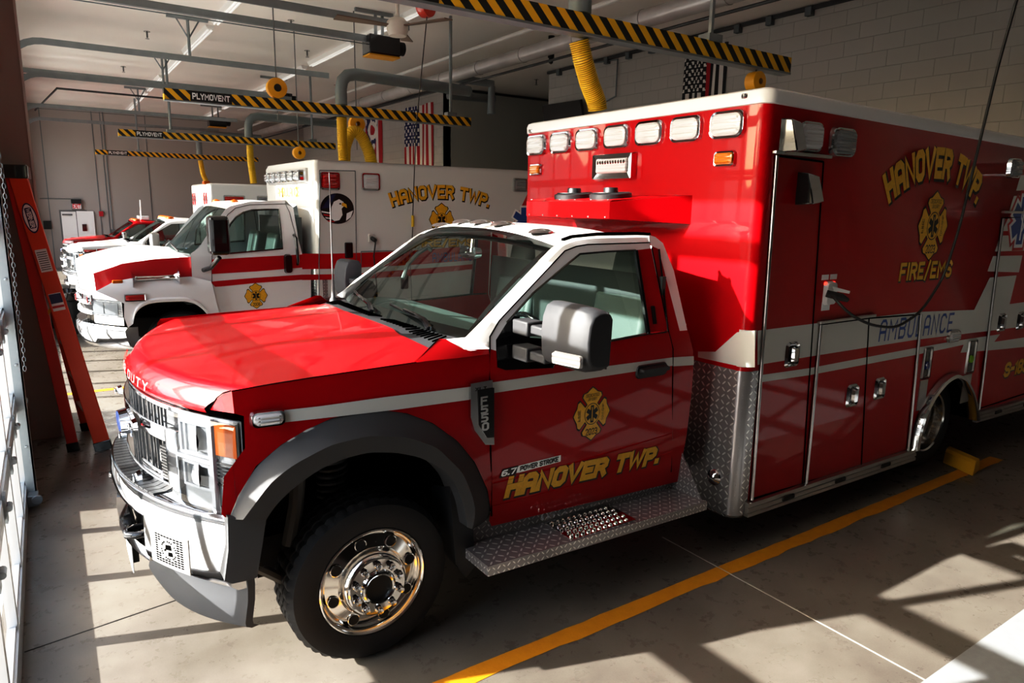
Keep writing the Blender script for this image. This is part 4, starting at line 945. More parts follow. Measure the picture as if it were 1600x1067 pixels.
mr = N.new('ShaderNodeMapRange'); mr.inputs['From Min'].default_value = .35; mr.inputs['From Max'].default_value = .65; mr.inputs['To Min'].default_value = .22; mr.inputs['To Max'].default_value = .45
L.new(n2.outputs['Fac'], mr.inputs['Value']); L.new(mr.outputs['Result'], b.inputs['Roughness'])
bp = N.new('ShaderNodeBump'); bp.inputs['Strength'].default_value = .04; bp.inputs['Distance'].default_value = .01; L.new(n2.outputs['Fac'], bp.inputs['Height']); L.new(bp.outputs['Normal'], b.inputs['Normal'])
pm('concrete_light', (.34, .36, .37), .55, var=(22, (.25, .26, .27)), bump=(200, .1)); pm('apron', (.62, .60, .56), .8, var=(2, (.36, .34, .31)))
pm('joint_light', (.42, .40, .36), .7); pm('joint_dark', (.045, .04, .035), .8)
m, N, L, b = nmat('block_wall'); b.inputs['Roughness'].default_value = .5
tc = N.new('ShaderNodeTexCoord'); sp = N.new('ShaderNodeSeparateXYZ'); cb = N.new('ShaderNodeCombineXYZ'); L.new(tc.outputs['Object'], sp.inputs[0])
L.new(math_(N, L, 'ADD', sp.outputs[0], sp.outputs[1]), cb.inputs[0]); L.new(sp.outputs[2], cb.inputs[1])
br = N.new('ShaderNodeTexBrick'); br.inputs['Scale'].default_value = 1; br.inputs['Brick Width'].default_value = .405; br.inputs['Row Height'].default_value = .203; br.inputs['Mortar Size'].default_value = .006; br.inputs['Mortar Smooth'].default_value = .6
br.inputs['Color1'].default_value = (.46, .44, .41, 1); br.inputs['Color2'].default_value = (.44, .42, .39, 1); br.inputs['Mortar'].default_value = (.36, .345, .32, 1)
L.new(cb.outputs[0], br.inputs['Vector']); L.new(br.outputs['Color'], b.inputs['Base Color'])
bp = N.new('ShaderNodeBump'); bp.invert = True; bp.inputs['Strength'].default_value = .5; bp.inputs['Distance'].default_value = .01; L.new(br.outputs['Fac'], bp.inputs['Height']); L.new(bp.outputs['Normal'], b.inputs['Normal'])
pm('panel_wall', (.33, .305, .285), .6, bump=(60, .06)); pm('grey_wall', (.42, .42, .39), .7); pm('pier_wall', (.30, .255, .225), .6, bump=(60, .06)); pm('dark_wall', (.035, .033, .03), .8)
m, N, L, b = nmat('ceiling_metal'); b.inputs['Base Color'].default_value = (.80, .755, .70, 1); b.inputs['Roughness'].default_value = .33; b.inputs['Specular IOR Level'].default_value = .5
tc = N.new('ShaderNodeTexCoord'); mp_ = N.new('ShaderNodeMapping'); L.new(tc.outputs['Object'], mp_.inputs[0]); wv = N.new('ShaderNodeTexWave'); wv.bands_direction = 'Y'; wv.inputs['Scale'].default_value = .22; wv.inputs['Distortion'].default_value = .6; wv.inputs['Detail'].default_value = 1
L.new(mp_.outputs[0], wv.inputs['Vector']); bp = N.new('ShaderNodeBump'); bp.inputs['Strength'].default_value = .55; bp.inputs['Distance'].default_value = .06; L.new(wv.outputs['Fac'], bp.inputs['Height']); L.new(bp.outputs['Normal'], b.inputs['Normal'])

struct('floor', MB().box(XD-.1, 9.6, YN, YF+.2, -.15, 0), 'concrete', 'stained brown grey concrete floor of the garage')
struct('ground', MB().box(-60, XD-.1, -40, 70, -.18, -.03), 'apron', 'bright concrete apron outside the garage doors')
pm('asphalt', (.045, .045, .047), .9, var=(3, (.07, .07, .07))); pm('treeline', (.015, .022, .010), .9, var=(2, (.05, .06, .03)))
struct('road', MB().box(-60, -8.6, -40, 70, -.03, -.025), 'asphalt', 'dark asphalt beyond the apron outside')
tl_ = MB(); rt = random.Random(5)
for k in range(60):
    y = -40+1.9*k; h = rt.uniform(3, 6.5); tl_.lathe([(rt.uniform(1.2,2.2), -.1), (rt.uniform(1.6,2.6), h*.35), (rt.uniform(1,2), h*.7), (.05, h)], (-21+rt.uniform(-2,2), y, 0), (0,0,1), 9)
tl_ = tag(tl_.build('hedge', 'treeline', None, 60), 'dark line of trees across the road outside the doors', 'trees', kind='stuff')
struct('floor_strip', MB().add([(XD+.05,YN,.003),(9.5,YN,.003),(9.5,-1.318,.003),(-.9,-1.318,.003),(XD+.05,-1.30,.003)], [(0,1,2,3,4)]), 'concrete_light', 'pale grey concrete strip at the lower right')
ln = MB(); rnd = random.Random(3); pts = []
ya, yb_ = -.178, -.072
n_ = 60; top, bot = [], []
for i in range(n_+1):
    x = XD+.25+(3.56-XD-.25)*i/n_; top.append(Vector((x, yb_+rnd.uniform(-.004,.004), .002))); bot.append(Vector((x, ya+rnd.uniform(-.008,.008), .002)))
ln.grid([top, bot]); struct('floor_marking', ln, 'line_yellow', 'long yellow painted line on the floor beside the nearest ambulance')
ln = MB(); y = on(140,612,2,0).y; ln.box(XD+.3, 3.5, y-.05, y+.05, .001, .002); struct('floor_marking', ln, 'line_yellow', 'yellow painted floor line beside the second ambulance')
j = MB(); A_, B_ = on(1075,852,2,.002), on(1470,1045,2,.002); j.box(A_.x-.06, A_.x-.052, -6, .4, .0, .0022); struct('floor_joint', j, 'joint_light', 'thin pale saw-cut joint crossing the yellow floor line')
j = MB(); A_, B_ = on(38,1019,2,0), on(400,895,2,0); j.tube([(A_.x,A_.y,.0005),(B_.x,B_.y,.0005),(B_.x+2,B_.y-.05,.0005)], .004, 4); struct('floor_joint', j, 'joint_dark', 'dark crack across the floor in front of the nearest ambulance')
struct('ceiling', MB().box(XD-.2, 9.6, YN, YF+.2, ZC, ZC+.15), 'ceiling_metal', 'off-white metal ceiling with broad soft ribs')
struct('wall_back', MB().box(XW, XW+.25, YN, 9.88, 0, ZC), 'block_wall', 'painted concrete block wall behind the nearest ambulance')
struct('wall_back', MB().box(XB, XB+.2, YB, YF, 0, ZC), 'block_wall', 'painted block wall with two flags behind the white ambulances')
struct('wall_side', MB().box(XB, 9.5, YB, YB+.02, 0, ZC), 'grey_wall', 'shaded grey wall side between the two block walls')
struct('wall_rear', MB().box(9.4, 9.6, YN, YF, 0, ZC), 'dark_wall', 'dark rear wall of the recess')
wf = MB(); wf.box(XD-.3, 9.6, YF, YF+.2, 0, ZC); struct('wall_far', wf, 'panel_wall', 'grey panelled wall with the exit door')
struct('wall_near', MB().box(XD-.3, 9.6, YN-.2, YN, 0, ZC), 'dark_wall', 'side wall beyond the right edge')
# joints on the far wall
for u in (70, 150, 163, 232): 
    P = on(u,260,1,YF-.01); t_ = MB(); t_.box(P.x-.012, P.x+.012, YF-.012, YF, 0, ZC); struct('trim_%d' % u, t_, 'galv_dark', 'thin vertical panel joint on the far wall')
# door wall: header, piers; unseen outside pilasters added to cut the sun
PITCH, CY, DW, DH = 6.63, 1.22, 4.27, 4.25
wd = MB(); wd.box(XD-.25, XD, YN, YF, DH, ZC); edges = [YN]
for k in range(4): edges += [CY+PITCH*k-DW/2, CY+PITCH*k+DW/2]
edges.append(YF)
for a, c in zip(edges[::2], edges[1::2]): wd.box(XD-.25, XD, a, c, 0, DH)
struct('wall_front', wd, 'pier_wall', 'brown grey wall holding the garage doors')
for k in range(4):
    y = CY+PITCH*k+DW/2; wd = MB(); wd.box(XD-1.2, XD-.25, y+.05, y+.6, 0, ZC); struct('shade_pilaster', wd, 'pier_wall', 'unseen outside pier beside a garage door, added to cut the sun')
pb = on(62,690,2,0); wd = MB(); wd.box(XD, on(97,672,2,0).x, 4.85, 5.62, 0, ZC); struct('wall_pier', wd, 'pier_wall', 'brown pier behind the orange ladder')
wd = MB(); xq = on(97,672,2,0).x; wd.box(xq-.006, xq+.012, 4.842, 4.86, 0, ZC); struct('trim_1', wd, 'pipe_white', 'pale corner bead on the brown pier')
# ---------------------------------------------------------------- glazed garage doors
def garage_door(cy, label, n_pane=6, near=False, idx=1):
    t = thing('door_%d' % idx, (XD-.03, cy, 0), label, 'garage door'); t['kind'] = 'structure'
    y0, y1 = cy-DW/2, cy+DW/2; x0, x1 = XD-.05, XD
    H = .617; zr = [.756+H*i for i in range(6)]; bounds = [0]+zr+[DH]
    for i in range(7):
        za, zb2 = bounds[i], bounds[i+1]; mb = MB()
        rb_ = .137 if i == 0 else .052; rt = .052 if i < 6 else .06
        mb.box(x0, x1, y0, y1, za+.003, za+rb_); mb.box(x0, x1, y0, y1, zb2-rt, zb2-.003)
        mb.box(x0+.012, x1-.012, y0, y1, za+rb_, za+rb_+.02); 
        for j_ in range(n_pane+1):
            y = y0+DW*j_/n_pane; w = .035 if 0 < j_ < n_pane else .08
            mb.box(x0+.004, x1-.004, max(y0, y-w), min(y1, y+w), za+rb_, zb2-rt)
        s_ = mb.build('door_section', 'aluminium', t, None)
        g = MB(); g.add([(x0+.02,y0,za+rb_),(x0+.02,y1,za+rb_),(x0+.02,y1,zb2-rt),(x0+.02,y0,zb2-rt)], [(0,1,2,3)]); g.build('glass_pane', 'glass_clear', s_, None)
    mb = MB()
    for z in zr:
        for j_ in range(n_pane+1):
            y = y0+DW*j_/n_pane; y = min(max(y, y0+.06), y1-.12)
            mb.box(x1, x1+.012, y-.035, y+.035, z-.07, z+.07)
            mb.lathe([(.016,-.03),(.016,.03)], (x1+.02, y, z), (0,1,0), 10, caps=True)
            if j_ == n_pane: mb.box(x1+.01, x1+.055, y-.03, y+.03, z-.05, z+.06); mb.lathe([(.03,0),(.03,.03)], (x1+.04, y+.05, z), (0,1,0), 12, caps=True)
    mb.build('hinge', 'galv', t, 40)
    return t
labs = ['glazed sectional garage door with aluminium frames at the left edge, nearest door', 'glazed garage door behind the ladder pier, in front of the white ambulance with red bands', 'glazed garage door in front of the white pickup-nosed ambulance', 'glazed garage door in front of the red-hooded truck']
for k in range(4): garage_door(CY+PITCH*k, labs[k], idx=k+1)
# bright lower frame of the nearest door is the same aluminium; vertical steel track beside it
tr = MB(); y = 3.18; tr.box(XD, XD+.055, y+.10, y+.11, .05, 4.1); tr.box(XD+.05, XD+.06, y-.0, y+.11, .05, 4.1); tr.box(XD+.0, XD+.06, y+.0, y+.005, .05, 4.1)
for z in (.45,1.05,1.65,2.25,2.85): tr.lathe([(.012,0),(.010,.008),(.0005,.01)], (XD+.03, y, z), (0,-1,0), 8)
tag(tr.build('door_track', 'galv', None, 40), 'upright galvanised steel track at the edge of the nearest garage door', 'door track')
bk = MB(); P = on(52,790,2,.02); bk.box(XD+.0,XD+.07,3.08,3.2,.03,.11); bk.lathe([(.035,0),(.035,.03)], (XD+.06,3.06,.08), (0,1,0), 14, caps=True); tag(bk.build('track_bracket', 'galv_dark', None, 40, .004), 'steel roller bracket at the foot of the upright door track', 'bracket')
ch = MB(); yq = 3.02; x_ = XD+.085
for i in range(90):
    z = 3.9-.032*i; a = 0 if i % 2 else PI/2; d_ = Vector((math.cos(a), math.sin(a), 0))*.009
    c_0 = Vector((x_+.004*math.sin(i*.4), yq, z)); ch.tube([c_0+Vector((0,0,.019))*math.cos(t)+d_*math.sin(t) for t in [2*PI*j/8 for j in range(9)]], .0028, 4, caps=False)
tag(ch.build('hoist_chain', 'galv_dark', None, None), 'thin steel hoist chain hanging beside the ladder', 'chain')
# ---------------------------------------------------------------- overhead tracks
ZT = 4.4
def curve_track(y, xe, label):
    mb = MB(); path = [Vector((XD+.05, y, 3.6))]+[Vector((XD+.05+.45*(1-math.cos(a)), y, ZT-.45+.45*math.sin(a))) for a in [PI/2*k/7 for k in range(8)]]+[Vector((xe, y, ZT))]
    rows = []
    for i, p in enumerate(path):
        t = (path[min(i+1,len(path)-1)]-path[max(0,i-1)]).normalized(); nrm = Vector((0,1,0)).cross(t)
        rows.append([p+nrm*a+Vector((0,b_,0)) for a, b_ in ((-.045,-.012),(.045,-.012),(.045,.012),(-.045,.012))])
    mb.grid(rows, 0, closed=True); return tag(mb.build('overhead_track', 'galv', None, 40), label, 'door track')
curve_track(5.86, .55, 'overhead galvanised door track ending near the ceiling fan')
curve_track(9.85, .9, 'overhead door track over the white ambulance with red bands, far side')
curve_track(13.1, 1.2, 'overhead door track above the third bay, near side')
curve_track(18.2, 1.2, 'overhead door track above the third bay, far side')
curve_track(21.6, 1.4, 'thin overhead door track close to the far wall')
def opener(y, x0, x1, label, lab2):
    t = thing('trolley_rail', (x0, y, ZT+.2), label, 'opener rail'); mb = MB(); mb.box(x0, x1, y-.035, y+.035, ZT+.2, ZT+.29); mb.build('rail', 'galv', t)
    mb = MB(); mb.tube([(x0,y,ZT+.17),(x1,y,ZT+.17)], .008, 5); mb.build('drive_chain', 'galv_dark', t)
    o = thing('door_opener', (x1+.25, y, ZT), lab2, 'door opener'); mb = MB(); mb.box(x1+.003, x1+.5, y-.16, y+.16, ZT+.02, ZT+.30); mb.build('motor_housing', 'gloss_black', o, None, .02)
    mb = MB(); mb.lathe([(.10,0),(.10,.12),(.06,.14),(.0005,.14)], (x1+.5, y, ZT+.17), (1,0,0), 20); mb.build('motor', 'matte_black', o, 40)
    mb = MB(); mb.box(x1+.003, x1+.5, y-.14, y+.14, ZT-.0, ZT+.02); mb.build('base_plate', 'reel_yellow', o)
    mb = MB(); mb.box(x1+.1, x1+.14, y-.12, y-.09, ZT+.3, ZC); mb.box(x1+.3, x1+.34, y+.09, y+.12, ZT+.3, ZC); mb.box(x1-.2, x1+.4, y-.13, y-.08, ZC-.05, ZC); mb.build('hanger', 'galv', o)
opener(7.85, XD+.1, .78, 'long steel opener rail under the ceiling leading to the black opener by the fan', 'black garage door opener beside the ceiling fan')
opener(14.5, XD+.1, 1.1, 'opener rail above the third bay with its hangers', 'black garage door opener in the third bay behind the striped rail')
opener(20.6, XD+.1, .9, 'opener rail farthest back near the far wall', 'small black garage door opener nearest the far wall')
def hanger(P, label):
    mb = MB(); x, y, z = P; z += .048; mb.tube([(x-.0,y,z),(x-.0,y,ZC)], .022, 6); mb.tube([(x,y,z+.25),(x-.18,y,ZC-.02)], .012, 5); mb.tube([(x,y,z+.25),(x+.18,y,ZC-.02)], .012, 5); mb.box(x-.3,x+.3,y-.03,y+.03,ZC-.05,ZC)
    tag(mb.build('track_hanger', 'galv', None, 40), label, 'hanger')
hanger((-1.35,9.85,ZT), 'galvanised strut holding the track above the second bay'); hanger((-1.3,13.1,ZT), 'galvanised strut holding the track of the third bay'); hanger((-1.2,18.2,ZT), 'galvanised strut over the third bay by the far striped rail')
# ---------------------------------------------------------------- striped exhaust rails with yellow hoses
ZR = 3.5
def exhaust(y, label, hose, hlabel, dlabel, ze, hx, tipx=-2.13, endx=2.28, letter=True):
    t = thing('exhaust_rail', (tipx, y, ZR), label, 'exhaust rail'); mb = MB(); mb.box(tipx, endx, y-.05, y+.05, ZR-.065, ZR+.065); mb.build('striped_beam', 'hazard', t)
    mb = MB(); mb.box(tipx, endx, y-.055, y+.055, ZR-.082, ZR-.065); mb.build('lower_edge', 'galv', t)
    if letter:
        mb = MB(); mb.add([(tipx+.30,y-.052,ZR-.064),(tipx+.80,y-.052,ZR-.064),(tipx+.80,y-.052,ZR+.064),(tipx+.30,y-.052,ZR+.064)], [(0,1,2,3)], 0)
        text(mb, 'PLYMOVENT', lambda a, c: Vector((tipx+.33+a, y-.054, ZR-.035+c)), .07, .7, 1, 0, 1.9, 1, width=.44); mb.build('name_plate', ['ink_black', 'ink_white'], t, None, merge=False)
    for x in hx:
        mb = MB(); mb.tube([(x,y,ZR+.06),(x,y,ZC)], .025, 6); mb.box(x-.08,x+.08,y-.06,y+.06,ZR+.06,ZR+.12); mb.build('hanger', 'galv', t, 40)
    if dlabel:
        xd = hose[0][0]; mb = MB(); mb.tube([(xd,y+.05,ZR+.08),(xd,y+.05,ze-.22),(xd+.03,y+.05,ze-.1),(xd+.10,y+.05,ze-.03),(xd+.22,y+.05,ze),(2.5,y+.4,ze+.02)], .085, 14); tag(mb.build('exhaust_duct', 'pipe_grey', None, 50), dlabel, 'duct')
    path = resample(smoothline([Vector(p) for p in hose], 40, 3), 145); mb = MB()
    mb.tube(path, .085, 16, rads=[.067 if i % 4 in (0, 1) else .075 for i in range(145)])
    for i in range(144):
        if i % 4 == 0: mb.m[i*16:(i+1)*16] = [1]*16
    tag(mb.build('exhaust_hose', ['hose_yellow', 'hose_groove'], None, 60), hlabel, 'hose')
P = on(912,40,1,1.55); exhaust(1.55, 'black and yellow striped exhaust rail nearest, above the red ambulance', [(P.x,1.6,ZR-.10),(P.x+.04,1.6,3.28),(P.x+.13,1.62,3.12),(P.x+.22,1.63,2.99),(P.x+.235,1.635,2.935)], 'yellow ribbed exhaust hose hanging onto the red ambulance roof', 'grey steel duct dropping to the nearest yellow hose', 4.9, (on(1110,60,1,1.55).x,))
P = on(536,190,1,7.3); exhaust(7.3, 'striped exhaust rail above the white ambulance with red bands', [(P.x,7.35,ZR-.09),(P.x,7.35,3.0),(P.x+.02,7.37,2.80)], 'straight yellow exhaust hose over the second ambulance', 'grey steel duct with a long elbow above the straight yellow hose', on(545,115,1,7.35).z, (on(704,165,1,7.3).x,))
P = on(390,222,1,13.5); exhaust(13.5, 'striped exhaust rail of the third bay', [(P.x,13.5,ZR-.09),(P.x+.0,13.5,3.1),(P.x+.04,13.5,2.60)], 'yellow exhaust hose of the third bay beside the white box', 'grey duct over the third bay hose', on(392,181,1,13.55).z, (on(267,205,1,13.5).x, on(488,215,1,13.5).x))
P = on(313,250,1,20.5); exhaust(20.5, 'farthest striped exhaust rail near the far wall', [(P.x,20.5,ZR-.09),(P.x+.05,20.5,3.0),(P.x+.3,20.5,2.3)], 'farthest yellow exhaust hose hanging near the far wall', 'grey duct over the farthest hose', 4.2, (on(217,240,1,20.5).x,))
# looped hose on a yellow balancer
P = on(555,222,1,7.9); path = [(P.x-.18,7.9,2.82),(P.x-.17,7.9,3.05),(P.x-.08,7.9,3.27),(P.x+.02,7.9,3.30),(P.x+.12,7.9,3.2),(P.x+.22,7.9,3.0),(P.x+.26,7.9,2.82)]
mb = MB(); q = resample(smoothline([Vector(p) for p in path], 30, 2), 120); mb.tube(q, .09, 14, rads=[.084 if i % 3 == 0 else .092 for i in range(120)]); tag(mb.build('exhaust_hose', 'hose_yellow', None, 60), 'looped bright yellow hose hanging from a yellow balancer', 'hose')
def balancer(P, r, label, mat='reel_yellow', top=5.03):
    t = thing('hose_balancer', P, label, 'hose balancer'); mb = MB(); mb.lathe([(r*.3,-.06),(r,-.05),(r*1.05,0),(r,.05),(r*.3,.06)], P, (0,1,0), 24); mb.build('drum', mat, t, 40)
    mb = MB(); mb.tube([(P[0],P[1],P[2]+r*.8),(P[0],P[1],top)], .008, 6); mb.tube([(P[0],P[1],P[2]-r*.9),(P[0],P[1],P[2]-r*3.2)], .006, 5); mb.build('hook', 'steel_grey', t)
P = on(557,194,1,7.95); balancer((P.x, 7.95, P.z), .12, 'round yellow balancer above the looped yellow hose')
P = on(1180,128,1,1.55); balancer((P.x, 1.55, P.z), .085, 'yellow balancer hanging at the end of the nearest striped rail', top=ZR-.082)
P = on(432,138,1,7.3); balancer((P.x, 7.3, P.z), .13, 'black and yellow reel hanging over the second striped rail'); mb = MB(); mb.lathe([(.05,-.063),(.05,.063)], (P.x,7.3,P.z), (0,1,0), 16, caps=True); mb.build('drum_core', 'matte_black', bpy.data.objects['hose_balancer.002'], 40)
P = on(467,239,1,9.5); balancer((P.x, 9.5, P.z), .10, 'small yellow balancer behind the white ambulance roof')
# ---------------------------------------------------------------- radiant heater tube and pipes
mb = MB(); xh = 2.62; mb.tube([(xh,1.0,ZT),(xh,YF-.3,ZT)], .105, 20)
for k in range(18): mb.tube([(xh,1.3+1.25*k,ZT),(xh,1.34+1.25*k,ZT)], .112, 20)
tag(mb.build('heater_tube', 'duct', None, 40), 'long metal heater tube running the length of the ceiling', 'heater tube')
mb = MB(); mb.tube([(xh-.16,1,ZT+.26),(xh-.16,YF-.3,ZT+.26)], .03, 8); tag(mb.build('white_pipe', 'pipe_white', None, 40), 'thin white pipe just above the heater tube', 'pipe')
mb = MB(); mb.tube([(xh+.25,1,ZT-.10),(xh+.25,YF-.3,ZT-.10)], .02, 8); tag(mb.build('black_pipe', 'pipe_black', None, 40), 'thin black pipe just below the heater tube', 'pipe')
P = on(768,110,1,8.6); mb = MB(); mb.tube([(xh+.1,8.6,ZT-.0),(P.x,8.6,ZT-.02),(P.x,8.6,ZT-.55)], .075, 14); tag(mb.build('vent_stub', 'pipe_grey', None, 50), 'short dark vent pipe hanging from the heater tube', 'pipe')
a, b_ = on(700,149,1,12.2), on(772,155,1,12.2); mb = MB(); mb.tube([a, b_], .09, 14); mb.tube([b_, Vector((b_.x,b_.y,ZC))], .02, 8); tag(mb.build('burner_box', 'galv', None, 50), 'horizontal grey heater burner tube above the grey wall', 'heater')
def wire(pts, r, name, mat, label, cat):
    mb = MB(); mb.tube(pts, r, 6); return tag(mb.build(name, mat, None, 50), label, cat)
wire([on(55,172,2,4.7), on(89,138,2,4.75), on(250,153,2,4.75), on(480,172,2,4.75)], .025, 'sprinkler_pipe', 'pipe_black', 'black sprinkler pipe bending along the ceiling over the third bay', 'pipe')
wire([on(900,120,0,XW-.03), on(928,98,0,XW-.03), on(965,93,0,XW-.03), on(962,150,0,XW-.03), on(930,168,0,XW-.03)], .015, 'conduit', 'pipe_grey', 'thin conduit looping on the block wall beside the yellow hose', 'conduit')
# black cable clamps strip along top of the block wall
mb = MB(); mb.box(XW-.06, XW, YN, 9.88, ZC-.06, ZC-.01); struct('trim_2', mb, 'pipe_black', 'dark gap along the top of the block wall')
for k, u in enumerate((875,911,950,984,1020,1108,1155,1205,1267)):
    P = on(u, 115-.2545*(u-863)+4, 0, XW-.02); mb = MB(); mb.box(XW-.09, XW, P.y-.05, P.y+.05, ZC-.14, ZC-.02); tag(mb.build('wall_clip', 'galv_dark', None, None, .005), 'small grey steel clip at the top of the block wall', 'clip', 'clips along the block wall top')
mb = MB(); mb.box(XB-.04, XB, YB, YF, ZC-.06, ZC-.01); mb.box(XB, 9.4, YB-.04, YB, ZC-.06, ZC-.01); struct('trim_3', mb, 'pipe_black', 'dark gap along the top of the flag wall')
# ---------------------------------------------------------------- lights, fan, sprinklers
def tube_light(x, y0, y1, label, drop=0.0):
    t = thing('ceiling_light', (x, y0, ZC), label, 'ceiling light', 'strip lights on the ceiling'); mb = MB(); z = ZC-drop; mb.prism([(x-.07,z),(x-.045,z-.06),(x+.045,z-.06),(x+.07,z)], 1, y0, y1); mb.build('housing', 'fixture_white', t)
    for dx in (-.028, .028): 
        mb = MB(); mb.tube([(x+dx,y0+.05,z-.075),(x+dx,y1-.05,z-.075)], .016, 8); mb.build('fluorescent_tube', 'tube_white', t, 50)
k_ = 0
for x, ys in ((-.95, (4.6,7.4,10.2,13.0,15.8,18.6,21.2)), (1.35, (4.2,7.0,9.8,12.6,15.4,18.2,21.0)), (4.45, (2.6,5.6,8.6))):
    for y in ys: tube_light(x, y, y+2.4, 'white fluorescent strip light fixed along the ceiling')
P = on(621,42,2,4.2); c = Vector(P); t = thing('ceiling_fan', (c.x, c.y, ZC), 'white ceiling fan with brown blades near the red reel', 'ceiling fan')
mb = MB(); mb.lathe([(.0005,-.11),(.10,-.10),(.125,-.03),(.12,.05),(.08,.09),(.03,.10),(.025,.14)], c, (0,0,1), 28); mb.build('motor', 'fan_white', t, 40)
mb = MB(); mb.lathe([(.02,.1),(.02,.6),(.09,.72),(.10,.82),(.02,ZC-c.z)], c, (0,0,1), 20); mb.build('down_rod', 'fan_white', t, 40)
for k in range(3):
    a = .98+2*PI*k/3; d_ = Vector((math.cos(a), math.sin(a), 0)); s_ = Vector((-d_.y, d_.x, .10)).normalized()
    mb = MB(); mb.add([c+d_*.10-s_*.03, c+d_*.10+s_*.03, c+d_*.28+s_*.05, c+d_*.72+s_*.075, c+d_*.72-s_*.075, c+d_*.28-s_*.05], [(0,1,2,5),(5,2,3,4)]); o = mb.build('fan_blade', 'blade_brown', t, None); md = o.modifiers.new('s','SOLIDIFY'); md.thickness = .012
P = on(665,8,1,6.15); c = Vector(P); t = thing('cord_reel', (c.x, c.y, c.z), 'round orange red cord reel hanging from the ceiling by the fan', 'cord reel'); mb = MB(); mb.lathe([(.03,-.07),(.15,-.06),(.16,0),(.15,.06),(.03,.07)], c, (.5,-1,0), 28); mb.build('drum', 'reel_red', t, 40); mb = MB(); mb.tube([c+Vector((0,0,.1)), Vector((c.x,c.y,ZC))], .02, 6); mb.box(c.x-.02, c.x+.02, c.y-.09, c.y+.09, c.z+.0, c.z+.2); mb.build('bracket', 'matte_black', t)
q = on(643,395,1,6.6); mid = on(645,352,1,6.58); dc = thing('power_cord', (q.x, q.y, q.z), 'thin black drop cord with a yellow connector hanging from the red reel', 'cord')
mb = MB(); mb.tube([c+Vector((0,-.05,-.1)), on(650,200,1,6.4), mid+Vector((0,0,.12)), mid, q], .007, 6); mb.build('cable', 'cord_black', dc, 50); mb = MB(); mb.tube([mid+Vector((0,0,.14)), mid+Vector((0,0,-.02))], .022, 10); mb.build('connector', 'hose_yellow', dc, 50)
for (u, v), s_ in zip(((230,57),(193,110),(158,180),(480,86),(525,138),(730,112),(838,130),(455,40)), range(8)):
    P = on(u, v, 2, ZC-.08); mb = MB(); mb.tube([(P.x,P.y,ZC),(P.x,P.y,ZC-.10)], .014, 6); mb.lathe([(.0005,0),(.035,.002),(.03,.006),(.0005,.008)], (P.x,P.y,ZC-.12), (0,0,1), 12); mb.lathe([(.05,-.006),(.05,0)], (P.x,P.y,ZC), (0,0,1), 12); tag(mb.build('fire_sprinkler', 'steel_grey', None, 50), 'small sprinkler head hanging from the white ceiling', 'sprinkler', 'sprinkler heads on the ceiling')
P = on(861,88,1,6.6); mb = MB(); mb.tube([(P.x,P.y,P.z+.3),(P.x,P.y,P.z-.02)], .05, 10); mb.lathe([(.035,-.02),(.032,-.1),(.0005,-.12)], P, (0,0,1), 12, 0); tag(mb.build('hanging_lamp_socket', 'matte_black', None, 50), 'small black lamp socket hanging under the ceiling right of the heater tube', 'lamp socket')
# ---------------------------------------------------------------- flags, TV
def flag(name, x, y0, y1, z1, h, draw, label):
    """cloth hung upright against a wall; draw(s, t) gives a material index"""
    n, m_ = 78, 60; mb = MB(); P = []
    for i in range(n+1):
        s = i/n; y = y0+(y1-y0)*s; P.append([Vector((x-.03-.018*math.sin(s*17+j*.04)-.012*math.sin(s*6), y, z1-h*j/m_+.01*math.sin(s*9))) for j in range(m_+1)])
    vs = [q for r in P for q in r]; o = len(mb.v); mb.v += vs
    for i in range(n):
        for j in range(m_):
            mb.f.append((i*(m_+1)+j, i*(m_+1)+j+1, (i+1)*(m_+1)+j+1, (i+1)*(m_+1)+j)); mb.m.append(draw((i+.5)/n, (j+.5)/m_))
    return tag(mb.build(name, ['cloth_white', 'cloth_red', 'cloth_navy', 'cloth_black', 'cloth_blue'], None, 60), label, 'flag')
def star_at(s, t, cols, rows_, ru, rv):
    u, v = s*cols, t*rows_; i, j = int(u), int(v)
    if (i+j) % 2: return False
    return ((u-i-.5)/ru)**2+((v-j-.5)/rv)**2 < 1
def us(s, t, W=0, R=1, N=2, blue=None):
    if s < .5385 and t < .42*1.0+.0: return W if star_at(s/.5385, t/.42, 9, 11, .42, .42) else N
    k = int(s*13); return R if k % 2 == 0 else W
flag('american_flag', XB, on(632,170,0,XB-.03).y, on(676,165,0,XB-.03).y, 4.72, 2.4, lambda s, t: us(s, t), 'American flag with blue star field hung upright above the white ambulance')
def tl(s, t):
    if s < .5385 and t < .46: return 0 if star_at(s/.5385, t/.46, 9, 11, .42, .42) else 3
    k = int(s*13)
    if k == 7: return 1 if t < .55 else 4
    return 3 if k % 2 == 0 else 0
flag('striped_flag', XW, on(1070,100,0,XW-.03).y, on(1137,70,0,XW-.03).y, 4.80, 1.5, tl, 'black and white striped flag with one red and blue stripe on the block wall')
def oh(s, t):
    tri = t*.62 < .5-abs(s-.42)*1.05 if False else (abs(s-.40) < .40*(1-t/.62) and t < .62)
    if tri:
        r = math.hypot((s-.42)/.26, (t-.17)/.13)
        return (0 if r > .55 else 1) if r < 1 else (0 if star_at(s, t, 7, 9, .4, .4) else 2)
    k = int(s*5); return 1 if k % 2 == 0 else 0
flag('state_flag', XB, on(571,185,0,XB-.03).y, on(596,182,0,XB-.03).y, 4.70, 2.1, oh, 'smaller flag with a blue triangle and red disc left of the American flag')
q = [on(847,165,0,5.55), on(906,156,0,5.50), on(912,196,0,5.50), on(852,205,0,5.55)]
